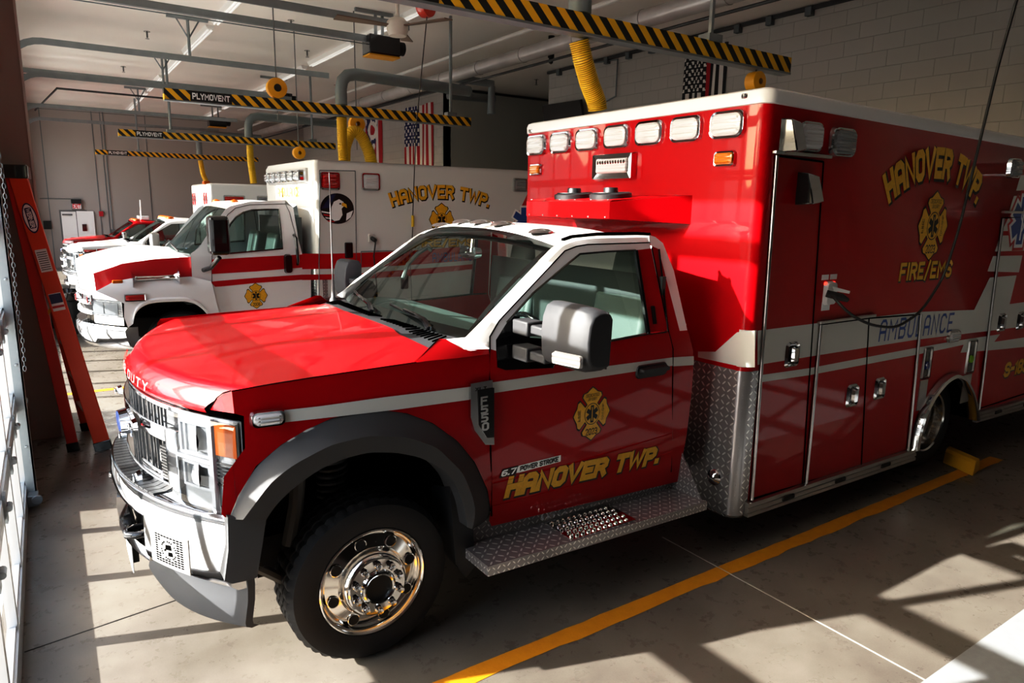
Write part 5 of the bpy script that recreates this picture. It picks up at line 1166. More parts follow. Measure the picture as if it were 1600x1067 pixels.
t = thing('television', (5.6, 9.2, q[2].z), 'black flat television mounted high on the wall behind the red ambulance', 'television'); mb = MB(); mb.add(q+[p+Vector((.06,0,.02)) for p in q], [(0,1,2,3),(4,7,6,5),(0,4,5,1),(1,5,6,2),(2,6,7,3),(3,7,4,0)]); mb.build('screen', 'screen', t, None)
mb = MB(); P = on(890,178,0,5.6); mb.box(5.60, XW-.002, P.y-.15, P.y+.15, P.z-.1, P.z+.1); mb.build('wall_bracket', 'matte_black', t)
# ---------------------------------------------------------------- far wall door and sign
y = YF-.02; f = lambda u, v: on(u, v, 1, y); a, c = f(92,328), f(148,455)
d = thing('door_5', (a.x, YF, 0), 'white personnel door with narrow left panel under the exit sign', 'door'); d['kind'] = 'structure'
mb = MB(); mb.box(a.x, c.x, YF-.04, YF, 0, a.z); mb.build('door_frame', 'steel_grey', d)
m1 = f(118.5,330).x; l_, r_ = f(95,331).x, f(146,331).x; zt_ = a.z-.05
mb = MB(); mb.box(m1+.01, r_, YF-.06, YF-.04, .02, zt_+.02); mb.build('door_leaf', 'door_white', d); mb = MB(); mb.box(l_, m1-.01, YF-.06, YF-.04, .02, zt_); mb.build('side_leaf', 'door_white', d)
P = f(132,355); mb = MB(); mb.box(P.x-.06, P.x+.06, YF-.10, YF-.06, P.z-.12, P.z+.10); mb.build('push_lock', 'gloss_black', d); P = f(105,335); mb = MB(); mb.box(P.x-.14, P.x+.14, YF-.10, YF-.06, P.z-.03, P.z+.02); mb.build('door_closer', 'steel_grey', d)
a, c = f(110.5,311), f(128,327); e_ = thing('exit_sign', (a.x, YF, c.z), 'lit red and white EXIT sign with twin lamps above the white door', 'sign'); hz = a.z-c.z
mb = MB(); mb.box(a.x, c.x, YF-.10, YF, c.z, c.z+hz*.56); mb.build('sign_box', 'steel_grey', e_)
mb = MB(); mb.box(a.x+.02, c.x-.02, YF-.105, YF-.10, c.z+.015, c.z+hz*.53); mb.build('sign_face', 'ink_white', e_)
mb = MB(); text(mb, 'EXIT', lambda x, yy: Vector((a.x+.035+x, YF-.108, c.z+.03+yy)), hz*.42, .8, 1, 0, 2.2, 0, width=c.x-a.x-.07); mb.build('sign_lettering', 'ink_red', e_, None, merge=False)
mb = MB(); mb.box(a.x, c.x, YF-.12, YF, c.z+hz*.58, a.z); mb.build('lamp_housing', 'matte_black', e_)
P = f(158,334); mb = MB(); mb.box(P.x-.06, P.x+.06, YF-.08, YF, P.z-.08, P.z+.08); tag(mb.build('fire_alarm', 'cloth_red', None, None, .01), 'small red fire alarm on the far wall right of the exit sign', 'fire alarm')
P = f(74,352); mb = MB(); mb.box(P.x-.10, P.x+.10, YF-.12, YF, P.z-.12, P.z+.14); tag(mb.build('wall_box', 'matte_black', None, None, .01), 'small black box on the far wall left of the white door', 'control box')
P = f(177,362); mb = MB(); mb.box(P.x-.06, P.x+.06, YF-.08, YF, P.z-.08, P.z+.08); mb.tube([(P.x,YF-.03,P.z),(P.x,YF-.03,ZC)], .012, 6); tag(mb.build('junction_box', 'galv_dark', None, None), 'grey junction box with conduit on the far wall by the red hood', 'junction box')
wire([f(62,310), f(110,311)], .012, 'conduit', 'galv_dark', 'thin horizontal conduit reaching the exit sign', 'conduit')
# ---------------------------------------------------------------- ladder, bins, chock
FN, RN, FFar, RFar = on(163,703,2,0), on(116,705,2,0), on(138,672,2,0), on(99,672,2,0)
TN = on(25,268,1,4.42); TNr = TN+Vector((-.035,.02,-.03)); off_ = Vector((.02,.36,0)); TF, TFr = TN+off_, TNr+off_
lad = thing('step_ladder', (FN.x, FN.y, 0), 'orange red fibreglass stepladder folded and leaning against the brown pier', 'ladder')
def beam(a, b_, w, th, wd=Vector((1,0,0))):
    a, b_ = Vector(a), Vector(b_); t = (b_-a).normalized(); wv = (wd-t*wd.dot(t)).normalized(); nv = t.cross(wv); vs = []
    for p in (a, b_):
        for i, j_ in ((-1,-1),(1,-1),(1,1),(-1,1)): vs.append(p+wv*(w/2*i)+nv*(th/2*j_))
    return vs, [(0,1,2,3),(7,6,5,4),(0,4,5,1),(1,5,6,2),(2,6,7,3),(3,7,4,0)]
wdv = Vector((1,-.15,0))
for a_, t_, w, mat in ((FN,TN,.125,'ladder_orange'),(FFar,TF,.10,'ladder_orange'),(RN,TNr,.085,'ladder_red'),(RFar,TFr,.07,'ladder_red')):
    mb = MB(); mb.add(*beam(a_+(t_-a_)*.02, t_, w, .032, wdv)); r_ = mb.build('ladder_rail', mat, lad, None, .006)
    mb = MB(); mb.add(*beam(a_, a_+(t_-a_)*.035, w+.012, .045, wdv)); mb.build('rubber_foot', 'gloss_black', r_, None, .005)
    if a_ is FN:
        d0 = (TN-FN); nrm = -d0.cross(wdv).normalized(); nrm = nrm if nrm.y < 0 else -nrm; u_ = d0.normalized(); rr_ = (wdv-u_*wdv.dot(u_)).normalized(); SM = ['ink_white', 'ink_navy', 'ink_red', 'ink_black']
        mb = MB(); q_ = FN+d0*.845; mb.plate(q_, rr_, u_, nrm, ellipse(.05,.125,24), .016, .019, .001, 1); mb.plate(q_, rr_, u_, nrm, ellipse(.042,.112,24), .019, .0195, .001, 0); mb.plate(q_, rr_, u_, nrm, rrect(.048,.17,.01), .0195, .0200, .001, 1)
        o_ = q_+nrm*.0206; text(mb, 'WERNER', lambda x, yy: o_-u_*x+rr_*yy-rr_*.014, .030, .8, 1, 0, 1.9, 0, width=.15, center=True, nrm=nrm); st1 = mb.build('oval_sticker', SM, r_, None, merge=False); st1['label'] = 'blue and white oval sticker with lettering'
        mb = MB(); q_ = FN+d0*.70; mb.plate(q_, rr_, u_, nrm, rrect(.085,.19,.004), .016, .0175, 0, 0)
        for k in range(9): mb.plate(q_+u_*(.07-.018*k), rr_, u_, nrm, rrect(.07,.006,.001), .0175, .018, 0, 3)
        mb.build('warning_sticker', SM, r_, None, merge=False)
        mb = MB(); q_ = FN+d0*.555; mb.plate(q_, rr_, u_, nrm, rrect(.09,.15,.004), .016, .0175, 0, 0); mb.plate(q_+u_*.03, rr_, u_, nrm, rrect(.088,.08,.004), .0175, .018, 0, 1); mb.plate(q_-u_*.04, rr_, u_, nrm, rrect(.088,.02,.004), .0175, .018, 0, 2)
        mb.build('rating_sticker', SM, r_, None, merge=False)
mb = MB(); mb.add(*beam(TN-Vector((0,.03,0)), TF+Vector((0,.03,0)), .16, .11)); mb.build('ladder_cap', 'gloss_black', lad, None, .01)
for k in range(1, 8):
    t_ = k/8; mb = MB(); mb.add(*beam(FN.lerp(TN,t_), FFar.lerp(TF,t_), .075, .02)); mb.build('ladder_step', 'aluminium', lad, None)
    if k in (2,4,6): mb = MB(); mb.add(*beam(RN.lerp(TNr,t_), RFar.lerp(TFr,t_), .03, .02)); mb.build('rear_brace', 'aluminium', lad, None)
mb = MB(); mb.add(*beam(FN.lerp(TN,.56), RN.lerp(TNr,.50), .022, .006, Vector((0,0,1)))); mb.build('spreader', 'reel_yellow', lad, None)
P = on(112,520,2,0); t = thing('trash_can', (P.x, P.y, 0), 'black trash can with a liner standing in front of the white trucks', 'trash can'); mb = MB(); mb.lathe([(.0005,0),(.20,0),(.24,.62),(.27,.64),(.27,.68),(.24,.68)], (P.x,P.y,0), (0,0,1), 28); mb.build('bin_body', 'bin_black', t, 40)
mb = MB(); mb.lathe([(.275,.56),(.285,.60),(.28,.70),(.25,.71),(.2,.55),(.0005,.5)], (P.x,P.y,0), (0,0,1), 28); o = mb.build('liner', 'gloss_black', t, 50)
for v in o.data.vertices: v.co += Vector((random.uniform(-1,1), random.uniform(-1,1), random.uniform(-1,1)))*.012
P = on(74,512,2,0); mb = MB(); mb.lathe([(.0005,0),(.16,0),(.18,.85),(.16,1.02),(.0005,1.05)], (P.x,P.y,0), (0,0,1), 20); tag(mb.build('covered_bin', 'matte_black', None, 40), 'tall dark bin beside the brown pier', 'bin')
P = on(112,515,2,0); mb = MB(); mb.tube([(P.x+.3+.22*math.cos(a), P.y+.05+.22*math.sin(a), .05+.02*k) for k in range(3) for a in [2*PI*j/16 for j in range(17)]], .03, 8); tag(mb.build('hose_coil', 'lime', None, 50), 'small lime green hose coil on the floor by the trash can', 'hose coil')
q1, q2 = on(1472,733,2,0), on(1528,742,2,0); c0 = (q1+q2)/2
mb = MB(); ax_ = Vector((.18,-1,0)).normalized(); pr = Vector((-ax_.y*-1, -ax_.x, 0)); pr = Vector((1,.18,0)).normalized(); st_ = on(1470,722,2,0)+Vector((.10,0,0)); en = on(1520,742,2,0)+Vector((.06,0,0))
vs = []
for p in (st_, en):
    for a_, z in ((-.11,0.003),(-.075,.10),(-.045,.125),(.045,.125),(.075,.10),(.11,.003)): vs.append(Vector((p.x,p.y,0))+pr*a_+Vector((0,0,z)))
mb.add(vs, [(0,1,2,3,4,5),(11,10,9,8,7,6)]+[(i,(i+1)%6,6+(i+1)%6,6+i) for i in range(6)]); tag(mb.build('wheel_chock', 'chock_yellow', None, None, .006), 'yellow wheel block on the floor behind the rear wheel of the red ambulance', 'wheel chock')
# shore power cord of the red ambulance
pts = [(1300,462,-.10),(1306,468,-.16),(1325,490,-.22),(1360,508,-.26),(1400,513,-.28),(1440,487,-.30),(1475,432,-.34),(1500,352,-.40),(1530,225,-.5),(1560,100,-.6),(1600,-40,-.7),(1640,-200,-.8)]
cd_ = thing('shore_power_cord', on(1300,462,1,-.1), 'black power cord hanging from the ceiling into the inlet on the red ambulance side', 'cord')
mb = MB(); mb.tube(smoothline([on(u,v,1,y_) for u,v,y_ in pts], 60, 2), .009, 8); mb.build('cable', 'cord_black', cd_, 60)
P = on(1300,461,1,-.05); mb = MB(); mb.tube([P+Vector((-.03,.02,.01)), P+Vector((.03,-.05,-.01)), P+Vector((.06,-.08,-.03))], .03, 10, rads=[.024,.026,.014]); mb.build('plug', 'cord_black', cd_, 50)
# ================================================================ second ambulance (white with red bands)
YV, YC2, YM = 6.72, 7.87, 6.65          # near side of cab, centre line, near side of box
v2 = thing('ambulance', (0, YC2, 0), 'white ambulance with two red bands, chrome horns on its fender, parked second', 'ambulance')
mir = lambda p: Vector((p.x, 2*YC2-p.y, p.z))
def F2(Y, off=0): return -3.22+off+.42*(abs(Y-YC2)/1.1)**2.3
def f2patch(mb, y0, y1, z0, z1, off, thick=0, mi=0, n=8):
    rows = []
    for i in range(n+1):
        y = y0+(y1-y0)*i/n; xo, xi = F2(y, off-thick), F2(y, off)
        rows.append([(xi,y,z0),(xo,y,z0),(xo,y,z1),(xi,y,z1)] if thick else [(xi,y,z0),(xi,y,z1)])
    mb.grid(rows, mi, closed=bool(thick))
    if thick: mb.add(rows[0], [(0,1,2,3)], mi); mb.add(rows[-1], [(0,1,2,3)], mi)
def Y2(z): return YV+.06+(.24*(z-1.5) if z > 1.5 else 0)
def S2(u, v, off=0.):
    y = YV
    for _ in range(6): P = on(u, v, 1, y-off); y = Y2(P.z)
    return (P.x, P.z)
s2 = lambda off=0., far=False: (lambda x, z: Vector((x, (2*YC2-Y2(z)+off) if far else Y2(z)-off, z)))
# hood: near edge line, crown line, centre
near = [on(u,v,1,YV+.10) for u, v in ((150,455),(178,441),(205,436),(240,437),(300,433))]
edge = [on(u,v,1,YV+.14) for u, v in ((146,428),(158,424),(190,413),(240,405.5),(298,402))]
top_ = [on(u,v,1,YV+.42) for u, v in ((137,418),(150,411),(190,400),(235,393),(296,397))]
mid_ = [Vector((p.x-.10, YC2, p.z+.05)) for p in top_]
N2 = 18; L_ = [resample(a, N2) for a in (near, edge, top_, mid_)]
rows = L_+[[mir(p) for p in l] for l in L_[2::-1]]
mb = MB(); mb.grid(rows, 0)
lip = [r[0] for r in rows]; low = [Vector((F2(p.y, .01), p.y, 1.02)) for p in lip]; mb.grid([lip, low], 0); mb.build('hood', 'paint_white', v2, 40)
mb = MB(); a = [p+Vector((0,-.006,.004)) for p in L_[0]]; b_ = [p+Vector((0,-.006,.006)) for p in L_[1]]; mb.grid([a, b_], 0); mb.build('red_hood_band', 'stripe_red', v2, 60)
# fender with wheel arch
arch2 = [(208,506),(211,491),(218,482),(231,475),(248,472.5),(268,471.5),(290,471),(306,475),(318,484),(326,494),(331,503)]
fo = [(150,455),(178,441),(205,436),(240,437),(300,433),(331,440),(338,470),(346,505)]
yf = YV-.02
for far in (False, True):
    k = mir if far else (lambda p: p)
    mb = MB(); pts = xz(fo+arch2[::-1]+[(196,500),(194,480),(196,470),(196,452)][:0]+[(200,512),(194,496),(194,474),(165,470)][:3], yf)
    mb.fill(pts, lambda x, z: k(Vector((x, yf+.10*max(0, (z-1.08)/.14)**2*.5, z))), 0, .12, .08); f_ = mb.build('fender', 'paint_white', v2, 40)
    A = smoothline([k(on(u,v,1,yf)) for u, v in arch2], 30, 1); mb = MB(); out_ = (Vector((0,-.025,0)) if not far else Vector((0,.025,0)))
    mb.grid([[p for p in A], [p+out_+Vector((0,0,.012)) for p in A], [p+out_+Vector((0,0,.04)) for p in A], [p+Vector((0,0,.06)) for p in A]], 0); mb.build('arch_lip', 'paint_white', f_, 40)
    mb = MB(); Bq = [p+Vector((0, -.5 if far else .5, 0)) for p in A]; mb.grid([A, Bq], 0); mb.fill([(p.x,p.z) for p in Bq], lambda x, z: Vector((x, Bq[0].y, z)), 0); mb.build('wheel_well', 'void', v2, 40)
# grille, headlights, bumper
mb = MB(); f2patch(mb, YC2-.62, YC2+.62, .80, 1.06, .0, 0, 0, 14); mb.build('grille', 'gloss_black', v2)
mb = MB()
for z in (.80,.92,1.04): f2patch(mb, YC2-.64, YC2+.64, z, z+.035, .0, .03, 0, 14)
mb.build('grille_bar', 'paint_white', v2, 40)
for far in (False, True):
    ya, yb2 = (YM+.14, YC2-.64) if not far else (2*YC2-YM-.14, YC2+.64); mb = MB(); f2patch(mb, ya, yb2, .81, .995, -.01, 0, 0, 8); h_ = mb.build('headlight', 'lens_grey', v2)
    mb = MB()
    for a, b_ in ((.1,.48),(.54,.95)): f2patch(mb, ya+(yb2-ya)*a, ya+(yb2-ya)*b_, .83, .97, -.012, .006, 0, 5)
    mb.build('reflector', 'reflector', h_, 40); mb = MB(); f2patch(mb, ya, yb2, .80, 1.0, -.022, 0, 0, 8); mb.build('lens', 'lens_clear', h_)
    mb = MB(); f2patch(mb, ya, yb2, 1.0, 1.10, -.005, 0, 0, 8); f2patch(mb, ya, yb2, .70, .80, -.005, 0, 0, 8); mb.build('light_surround', 'paint_white', v2)
mb = MB(); sc2 = [(.06,.69),(-.05,.69),(-.075,.66),(-.08,.58),(-.05,.45),(-.0,.40),(.06,.42)]; rows = []
for i in range(31):
    y = YM+.06+(2*(YC2-YM)-.12)*i/30; e_ = max(0, abs(y-YC2)-.85)/.35; rows.append([(F2(y, a), y, z+.03*e_*(1 if z < .6 else 0)) for a, z in sc2])
mb.grid(rows, 0, closed=True); mb.add(rows[0], [tuple(range(7))], 0); mb.add(rows[-1], [tuple(range(7))], 0); mb.build('bumper', 'chrome', v2, 30)
# small lamps on the nose
for y in (YC2-.2, YC2-.62): strobe(v2, 'grille_light', (F2(y,-.03), y, .98), (0,1,0), (0,0,1), (-1,0,0), .09, .12, 'lens_red', .01, .03)
P = on(211,465,1,yf); strobe(v2, 'fender_light', (P.x, yf-.002, P.z), (1,0,0), (0,0,1), (0,-1,0), .23, .095, 'lens_red', .016, .03, .1)
P = on(184,446,1,yf+.08); mb = MB(); mb.box(P.x-.055,P.x+.055,P.y-.03,P.y+.03,P.z-.065,P.z+.065); mb.build('marker_lamp', 'lens_orange', v2, None, .01)
a, b_ = on(206,436,1,yf+.06), on(279,432,1,yf+.06); mb = MB(); h0 = .02
mb.tube([a, a.lerp(b_,.04), a.lerp(b_,.10), a.lerp(b_,.5), a.lerp(b_,.88), a.lerp(b_,.95), b_], .02, 14, rads=[.105,.065,.036,.024,.03,.055,.095]); mb.tube([a.lerp(b_,.25), a.lerp(b_,.25)-Vector((0,-.04,.10))], .014, 8); mb.tube([a.lerp(b_,.85), a.lerp(b_,.85)-Vector((0,-.04,.10))], .014, 8); mb.build('air_horn', 'chrome', v2, 50)
# cab shell: door side, windows, pillars, roof
W2 = [(352.5,396.5),(352.5,366),(360,350),(369,339),(380,332),(393,328.5),(415,327.5),(435,327),(438,355),(441.6,388.5)]
dpx = [(331,440),(331,400),(335,386),(346,352),(356,335),(368,325),(390,320),(446,318.5),(452,331),(463,372),(465,398),(463,480),(463,510),(345,505)]
for far in (False, True):
    m = s2(0, far); mb = MB(); mb.fill([S2(*p) for p in dpx], m, 0, .2, .1, holes=[[S2(*p) for p in W2]]); d = mb.build('door', 'paint_white', v2, 40)
    mb = MB(); mb.fill([S2(*p) for p in W2], s2(-.01, far), 0, .2, .1); mb.build('side_window', 'glass_dark', d, 40)
    mb = MB(); seamline(mb, [s2(.003, far)(*S2(*p)) for p in W2+W2[:1]], .012); seamline(mb, [s2(.002, far)(*S2(*p)) for p in dpx[:11]], .004); mb.build('window_seal', 'gloss_black', d, None)
    mb = MB(); mb.fill([S2(*p) for p in [(446,318.5),(458,324),(466,372),(472,397),(486,398),(486,510),(463,510),(463,480),(465,398),(463,372),(452,331)]], m, 0, .2, .1)
    mb.fill([S2(*p) for p in [(298,396),(310,388),(331,356),(352,327),(360,322),(390,315),(446,313),(446,318.5),(390,320),(368,325),(356,335),(346,352),(335,386),(331,400),(331,440),(300,433)]], m, 0, .2, .08)
    mb.build('cab_shell', 'paint_white', v2, 40)
mb = MB()
for px in ([(331,405.5),(400,401.5),(445,399),(472,397.5),(472,418),(400,424),(331,428)], [(329,440),(345,438.5),(400,434),(472,429),(472,437),(400,442),(345,447.5),(336,448)]):
    mb.fill([S2(*p) for p in px], s2(.004), 0)
mb.build('red_band', 'stripe_red', v2, None, merge=False)
def ws2(s, t):
    d = abs(2*s-1); y0 = YV+.16; a = Vector((on(300,394,1,y0).x-.16*(1-d*d), y0+(2*(YC2-y0))*s, 1.54)); y1 = YV+.27; b = Vector((on(360,324,1,y1).x-.10*(1-d*d), y1+2*(YC2-y1)*s, 2.09+.04*(1-d*d))); return a.lerp(b, t)
mb = MB(); mb.grid([[ws2(i/12, j/4) for j in range(5)] for i in range(13)], 0); w = mb.build('windshield', 'glass_dark', v2, 60)
mb = MB(); mb.grid([[ws2(i/12, t) for t in (-.18,-.02)] for i in range(13)], 0); mb.build('cowl', 'plastic_black', v2, 50)
mb = MB()
for s0, s1 in ((.15,.45),(.6,.9)): mb.tube([ws2(s0,.0)+Vector((-.03,0,.02)), ws2(s1,.12)+Vector((-.03,0,.02))], .012, 6); 
mb.build('wiper', 'gloss_black', v2, 50)
mb = MB(); rows = []
for i in range(13):
    s = i/12; a = ws2(s, 1); zz = 2.155+.04*(1-abs(2*s-1)**2.5); rows.append([a, Vector((a.x+.12, a.y, zz)), Vector((a.x+.5, a.y, zz+.03)), Vector((-.62, a.y, zz+.01)), Vector((-.58, a.y, 1.9))])
mb.grid(rows, 0)
for far in (False, True):
    k = mir if far else (lambda p: p); r1 = [k(s2(0)(*S2(*p))) for p in [(360,322),(390,315),(446,313),(458,324)]]; r2 = rows[-1 if far else 0][:4]; r2 = [k(q) if False else q for q in r2]; mb.grid([r1, r2], 0)
mb.build('roof', 'paint_white', v2, 40)
for u, v, y_ in ((338,316,8.4),(366,317,7.35)): P = on(u,v,1,y_); mb = MB(); mb.lathe([(.06,-.02),(.05,.03),(.0005,.05)], P, (0,0,1), 12); mb.build('roof_marker', 'lens_orange', v2, 50)
P = s2(.02)(*S2(450,412)); mb = MB(); mb.plate(P, (1,0,0), (0,0,1), (0,-1,0), rrect(.11,.26,.04), -.02, .03, .012); mb.build('door_handle', 'gloss_black', v2, 40)
mb = MB(); mb.tube([s2(.0)(*S2(459,367)), s2(.05)(*S2(461,372)), s2(.05)(*S2(464,407)), s2(.0)(*S2(465,413))], .02, 8); mb.build('grab_handle', 'gloss_black', v2, 50)
o = S2(400,462); maltese(v2, 'gold_cross', (o[0], Y2(o[1])-.002, o[1]), (1,0,0), (0,0,1), (0,-1,0), .165, '2008', False)
P = on(341,367,1,YV-.22); mb = MB(); mb.box(P.x-.12, P.x+.12, YV-.34, YV-.10, on(341,398,1,YV-.22).z, on(341,337,1,YV-.22).z); mb.build('mirror', ['gloss_black'], v2, None, .05, 3)
mb = MB(); a = s2(0)(*S2(318,422)); mb.tube([a, on(330,418,1,YV-.1), on(343,402,1,YV-.22)], .03, 8); mb.build('mirror_arm', 'gloss_black', v2, 50)
for yc in (YC2-.5, YC2+.5):
    mb = MB(); mb.prism([(-1.25,1.1),(-.80,1.08),(-.72,1.75),(-.88,1.78),(-.98,1.3),(-1.25,1.3)], 1, yc-.24, yc+.24); mb.build('seat', 'seat', v2, 40, .04, 3)
mb = MB(); mb.box(-2.1,-.6,YV+.15,2*YC2-YV-.15,.9,.95); mb.box(-.66,-.60,YV+.15,2*YC2-YV-.15,.95,2.0); mb.box(-2.15,-1.75,YV+.15,2*YC2-YV-.15,1.2,1.5); mb.build('interior', 'interior', v2)
mb = MB(); c0 = Vector((-1.60, YC2-.5, 1.5)); mb.tube([c0+Vector((.08*math.cos(t), .2*math.sin(t), .19*math.cos(t))) for t in [2*PI*k/20 for k in range(21)]], .018, 6); mb.build('steering_wheel', 'gloss_black', v2, 50)
lug_wheel(v2, -2.18, .42, YV+.03, -1, False); lug_wheel(v2, -2.18, .42, 2*YC2-YV-.03, 1, False); dual_wheel(v2, 2.7, .412, YM+.14); dual_wheel(v2, 2.7, .412, 2*YC2-YM-.14, s=1)
mb = MB(); mb.box(-3.0,4.6,YC2-.45,YC2+.45,.45,.7); mb.box(-2.9,-1.9,YC2-.6,YC2+.6,.5,1.2); mb.box(-1.8,-.4,YV+.1,2*YC2-YV-.1,.45,.62); mb.build('chassis', 'under_dark', v2)
# box
XM = on(492,300,1,YM).x; ZM = on(560,252.5,1,YM).z; LM = 4.5
mb = MB(); c2 = .06; ringp = []
for k in range(7): a = PI/2*k/6; ringp.append((XM+c2-c2*math.sin(a), YM+c2-c2*math.cos(a)))
YW2 = 2*YC2-YM
for k in range(7): a = PI/2*k/6; ringp.append((XM+c2-c2*math.cos(a), YW2-c2+c2*math.sin(a)))
ringp += [(LM, YW2), (LM, YM)]
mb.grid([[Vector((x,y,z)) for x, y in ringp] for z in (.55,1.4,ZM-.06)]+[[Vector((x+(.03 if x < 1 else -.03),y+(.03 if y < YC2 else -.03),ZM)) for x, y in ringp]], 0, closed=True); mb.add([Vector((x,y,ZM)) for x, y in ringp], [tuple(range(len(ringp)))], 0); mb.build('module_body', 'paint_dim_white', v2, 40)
D2 = lambda d: (lambda x, z: Vector((x, YM-d, z))); dx = lambda px: xz(px, YM)
mb = MB()
for px in ([(472,396),(510,396.5),(560,395),(640,392),(700,387),(760,384),(760,405),(640,414),(560,418),(510,420),(472,420.5)], [(472,429),(510,428.5),(560,427.5),(640,421),(760,411),(760,418),(640,431),(560,436),(510,437),(472,437.5)]): mb.fill(dx(px), D2(.004), 0)
mb.fill(dx([(806,340),(830,290),(830,372),(790,372)]), D2(.004), 0)
mb.fill(yz([(468,396),(486,396),(486,420),(468,420)], XM), lambda y, z: Vector((XM-.004, y, z)), 0)
mb.build('red_band', 'stripe_red', v2, None, merge=False)
def door2(px, hh):
    q = dx(px); mb = MB(); A = [Vector((x, YM-.003, z)) for x, z in q]
    for i in range(len(A)-1): mb.tube([A[i], A[i+1]], .006, 5)
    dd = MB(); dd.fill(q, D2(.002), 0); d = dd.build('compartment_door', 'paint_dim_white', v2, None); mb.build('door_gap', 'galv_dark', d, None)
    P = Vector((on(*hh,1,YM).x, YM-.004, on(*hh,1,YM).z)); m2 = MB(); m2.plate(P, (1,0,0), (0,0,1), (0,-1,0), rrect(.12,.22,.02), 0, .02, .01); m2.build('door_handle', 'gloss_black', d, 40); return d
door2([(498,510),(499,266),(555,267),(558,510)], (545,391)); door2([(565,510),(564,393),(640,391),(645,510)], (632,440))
def stb(u, v, w, h, lens, nm='side_warning_light'): P = on(u,v,1,YM); strobe(v2, nm, (P.x,YM,P.z), (1,0,0), (0,0,1), (0,-1,0), w, h, lens, .03, .04, .12)
stb(515.5,283,.27,.24,'lens_red'); stb(579,284,.27,.24,'lens_white'); stb(812,289,.26,.22,'lens_grey')
for i in range(6):
    P = on(400+14*i, 278-2.3*i, 0, XM-.02); y = YC2+.75-.30*i; strobe(v2, 'front_warning_light', (XM-.02, y, ZM-.20), (0,-1,0), (0,0,1), (-1,0,0), .24, .16, 'lens_grey', .02, .10, .15)
mb = MB(); mb.box(XM-.03, XM, YC2-.95, YC2+.95, ZM-.30, ZM-.10); mb.build('light_bar_panel', 'satin_metal', v2, None)
pm('gold_light', (.62, .36, .06), .5); mb = MB(); text(mb, 'AMBULANCE', lambda x, y: Vector((XM-.005, YC2+.55-x, ZM-.48+y)), .13, .7, 1, 0, 1.8, 0, width=1.1, nrm=(-1,0,0)); mb.build('front_lettering', 'gold_light', v2, None, merge=False)
# eagle oval
o = on(527,326,1,YM); rx, rz = .235, .205; mb = MB(); E_ = lambda d: (lambda x, y: Vector((o.x+x*rx, YM-d, o.z+y*rz)))
mb.fill(ellipse(1,1), E_(.004), 0); mb.fill([(-.95,.0),(-.3,.92),(-.05,.95),(-.35,.4),(-.5,.05)], E_(.005), 1)
for k in range(4): mb.fill([(-.95+.1*k,-.15-.2*k),(-.2,-.3-.17*k),(-.2,-.38-.17*k),(-.93+.12*k,-.25-.2*k)], E_(.0055), 3 if k % 2 else 2)
mb.fill([(-.42,-.62),(-.35,.1),(-.2,.45),(.12,.62),(.38,.45),(.42,.2),(.25,.0),(.30,-.4),(.1,-.75),(-.2,-.82)], E_(.006), 2); mb.fill([(.3,.42),(.55,.3),(.58,.05),(.4,.15),(.25,.2)], E_(.0065), 4)
mb.fill([(.55,-.3),(.95,-.1),(.8,-.55),(.5,-.8)], E_(.0055), 2); mb.fill(ellipse(.07,.06,10), lambda x, y: E_(.007)(x+.18, y+.32), 0)
mb.build('eagle_decal', ['ink_black', 'ink_navy', 'ink_white', 'ink_red', 'gold'], v2, None, merge=False)
(ax0, az0), (ax1, az1) = dx([(612,322),(764,325)]); f_, W = arcmap(ax0+.02, (az0+az1)/2, ax1, (az0+az1)/2, .13, lambda x, z, d: Vector((x, YM-d, z))); goldtext(v2, 'arched_lettering', 'HANOVER TWP.', f_, .185, t=.75, width=W*.98, gap=2.0)
o = on(690,343,1,YM); maltese(v2, 'gold_cross', (o.x, YM, o.z), (1,0,0), (0,0,1), (0,-1,0), .235, '2008', False)
(x0, z0), (x1, z1) = dx([(647,386),(740,383)]); goldtext(v2, 'side_lettering', 'FIRE/EMS', lambda x, y, d: Vector((x0+x, YM-d, z0+y)), .11, t=.7, width=x1-x0)
(x0, z0), (x1, z1) = dx([(676,409),(744,404)]); mb = MB(); text(mb, 'AMBULANCE', lambda x, y: Vector((x0+x, YM-.009, z0+y)), .13, .5, 1, 0, 2.4, 0, width=x1-x0); mb.build('blue_lettering', 'ink_blue', v2, None, merge=False)
o = on(818,345,1,YM); mb = MB()
for d_, (a, c) in ((.007,(.24,.08)),(.009,(.21,.055))):
    for k in range(3): th = k*PI/3; mb.fill([(-c,-a),(c,-a),(c,a),(-c,a)], lambda x, y: Vector((o.x+x*math.cos(th)-y*math.sin(th), YM-d_-.0002*k, o.z+x*math.sin(th)+y*math.cos(th))), 0 if d_ < .008 else 1)
mb.build('medical_star', ['ink_white', 'ink_blue'], v2, None, merge=False)
mb = MB(); mb.grid([[Vector((XM-.003, YM+.28, z)), Vector((XM-.003, YM+.06, z)), Vector((XM+.06, YM-.004, z)), Vector((XM+.13, YM-.004, z))] for z in (.55, on(480,438,1,YM).z)], 0); mb.build('corner_guard', 'tread_plate', v2, 30)
P = on(580,372,1,YM); mb = MB(); mb.plate((P.x,YM,P.z), (1,0,0), (0,0,1), (0,-1,0), rrect(.10,.13,.02), 0, .03, .008); mb.build('power_inlet', 'pipe_white', v2, 40)
c_2 = thing('power_cord', (P.x, YM-.05, P.z), 'thin black power cord hanging from the inlet on the second ambulance', 'cord'); mb = MB(); mb.tube([(P.x,YM-.03,P.z), (P.x+.03,YM-.09,P.z-.03), on(584,400,1,YM-.1), on(588,440,1,YM-.1), on(592,520,1,YM-.1)], .010, 6); mb.build('cable', 'cord_black', c_2, 50)
mb = MB(); mb.tube([(P.x,YM-.02,P.z),(P.x+.02,YM-.1,P.z-.03)], .03, 10); mb.build('plug', 'cord_black', c_2, 50)
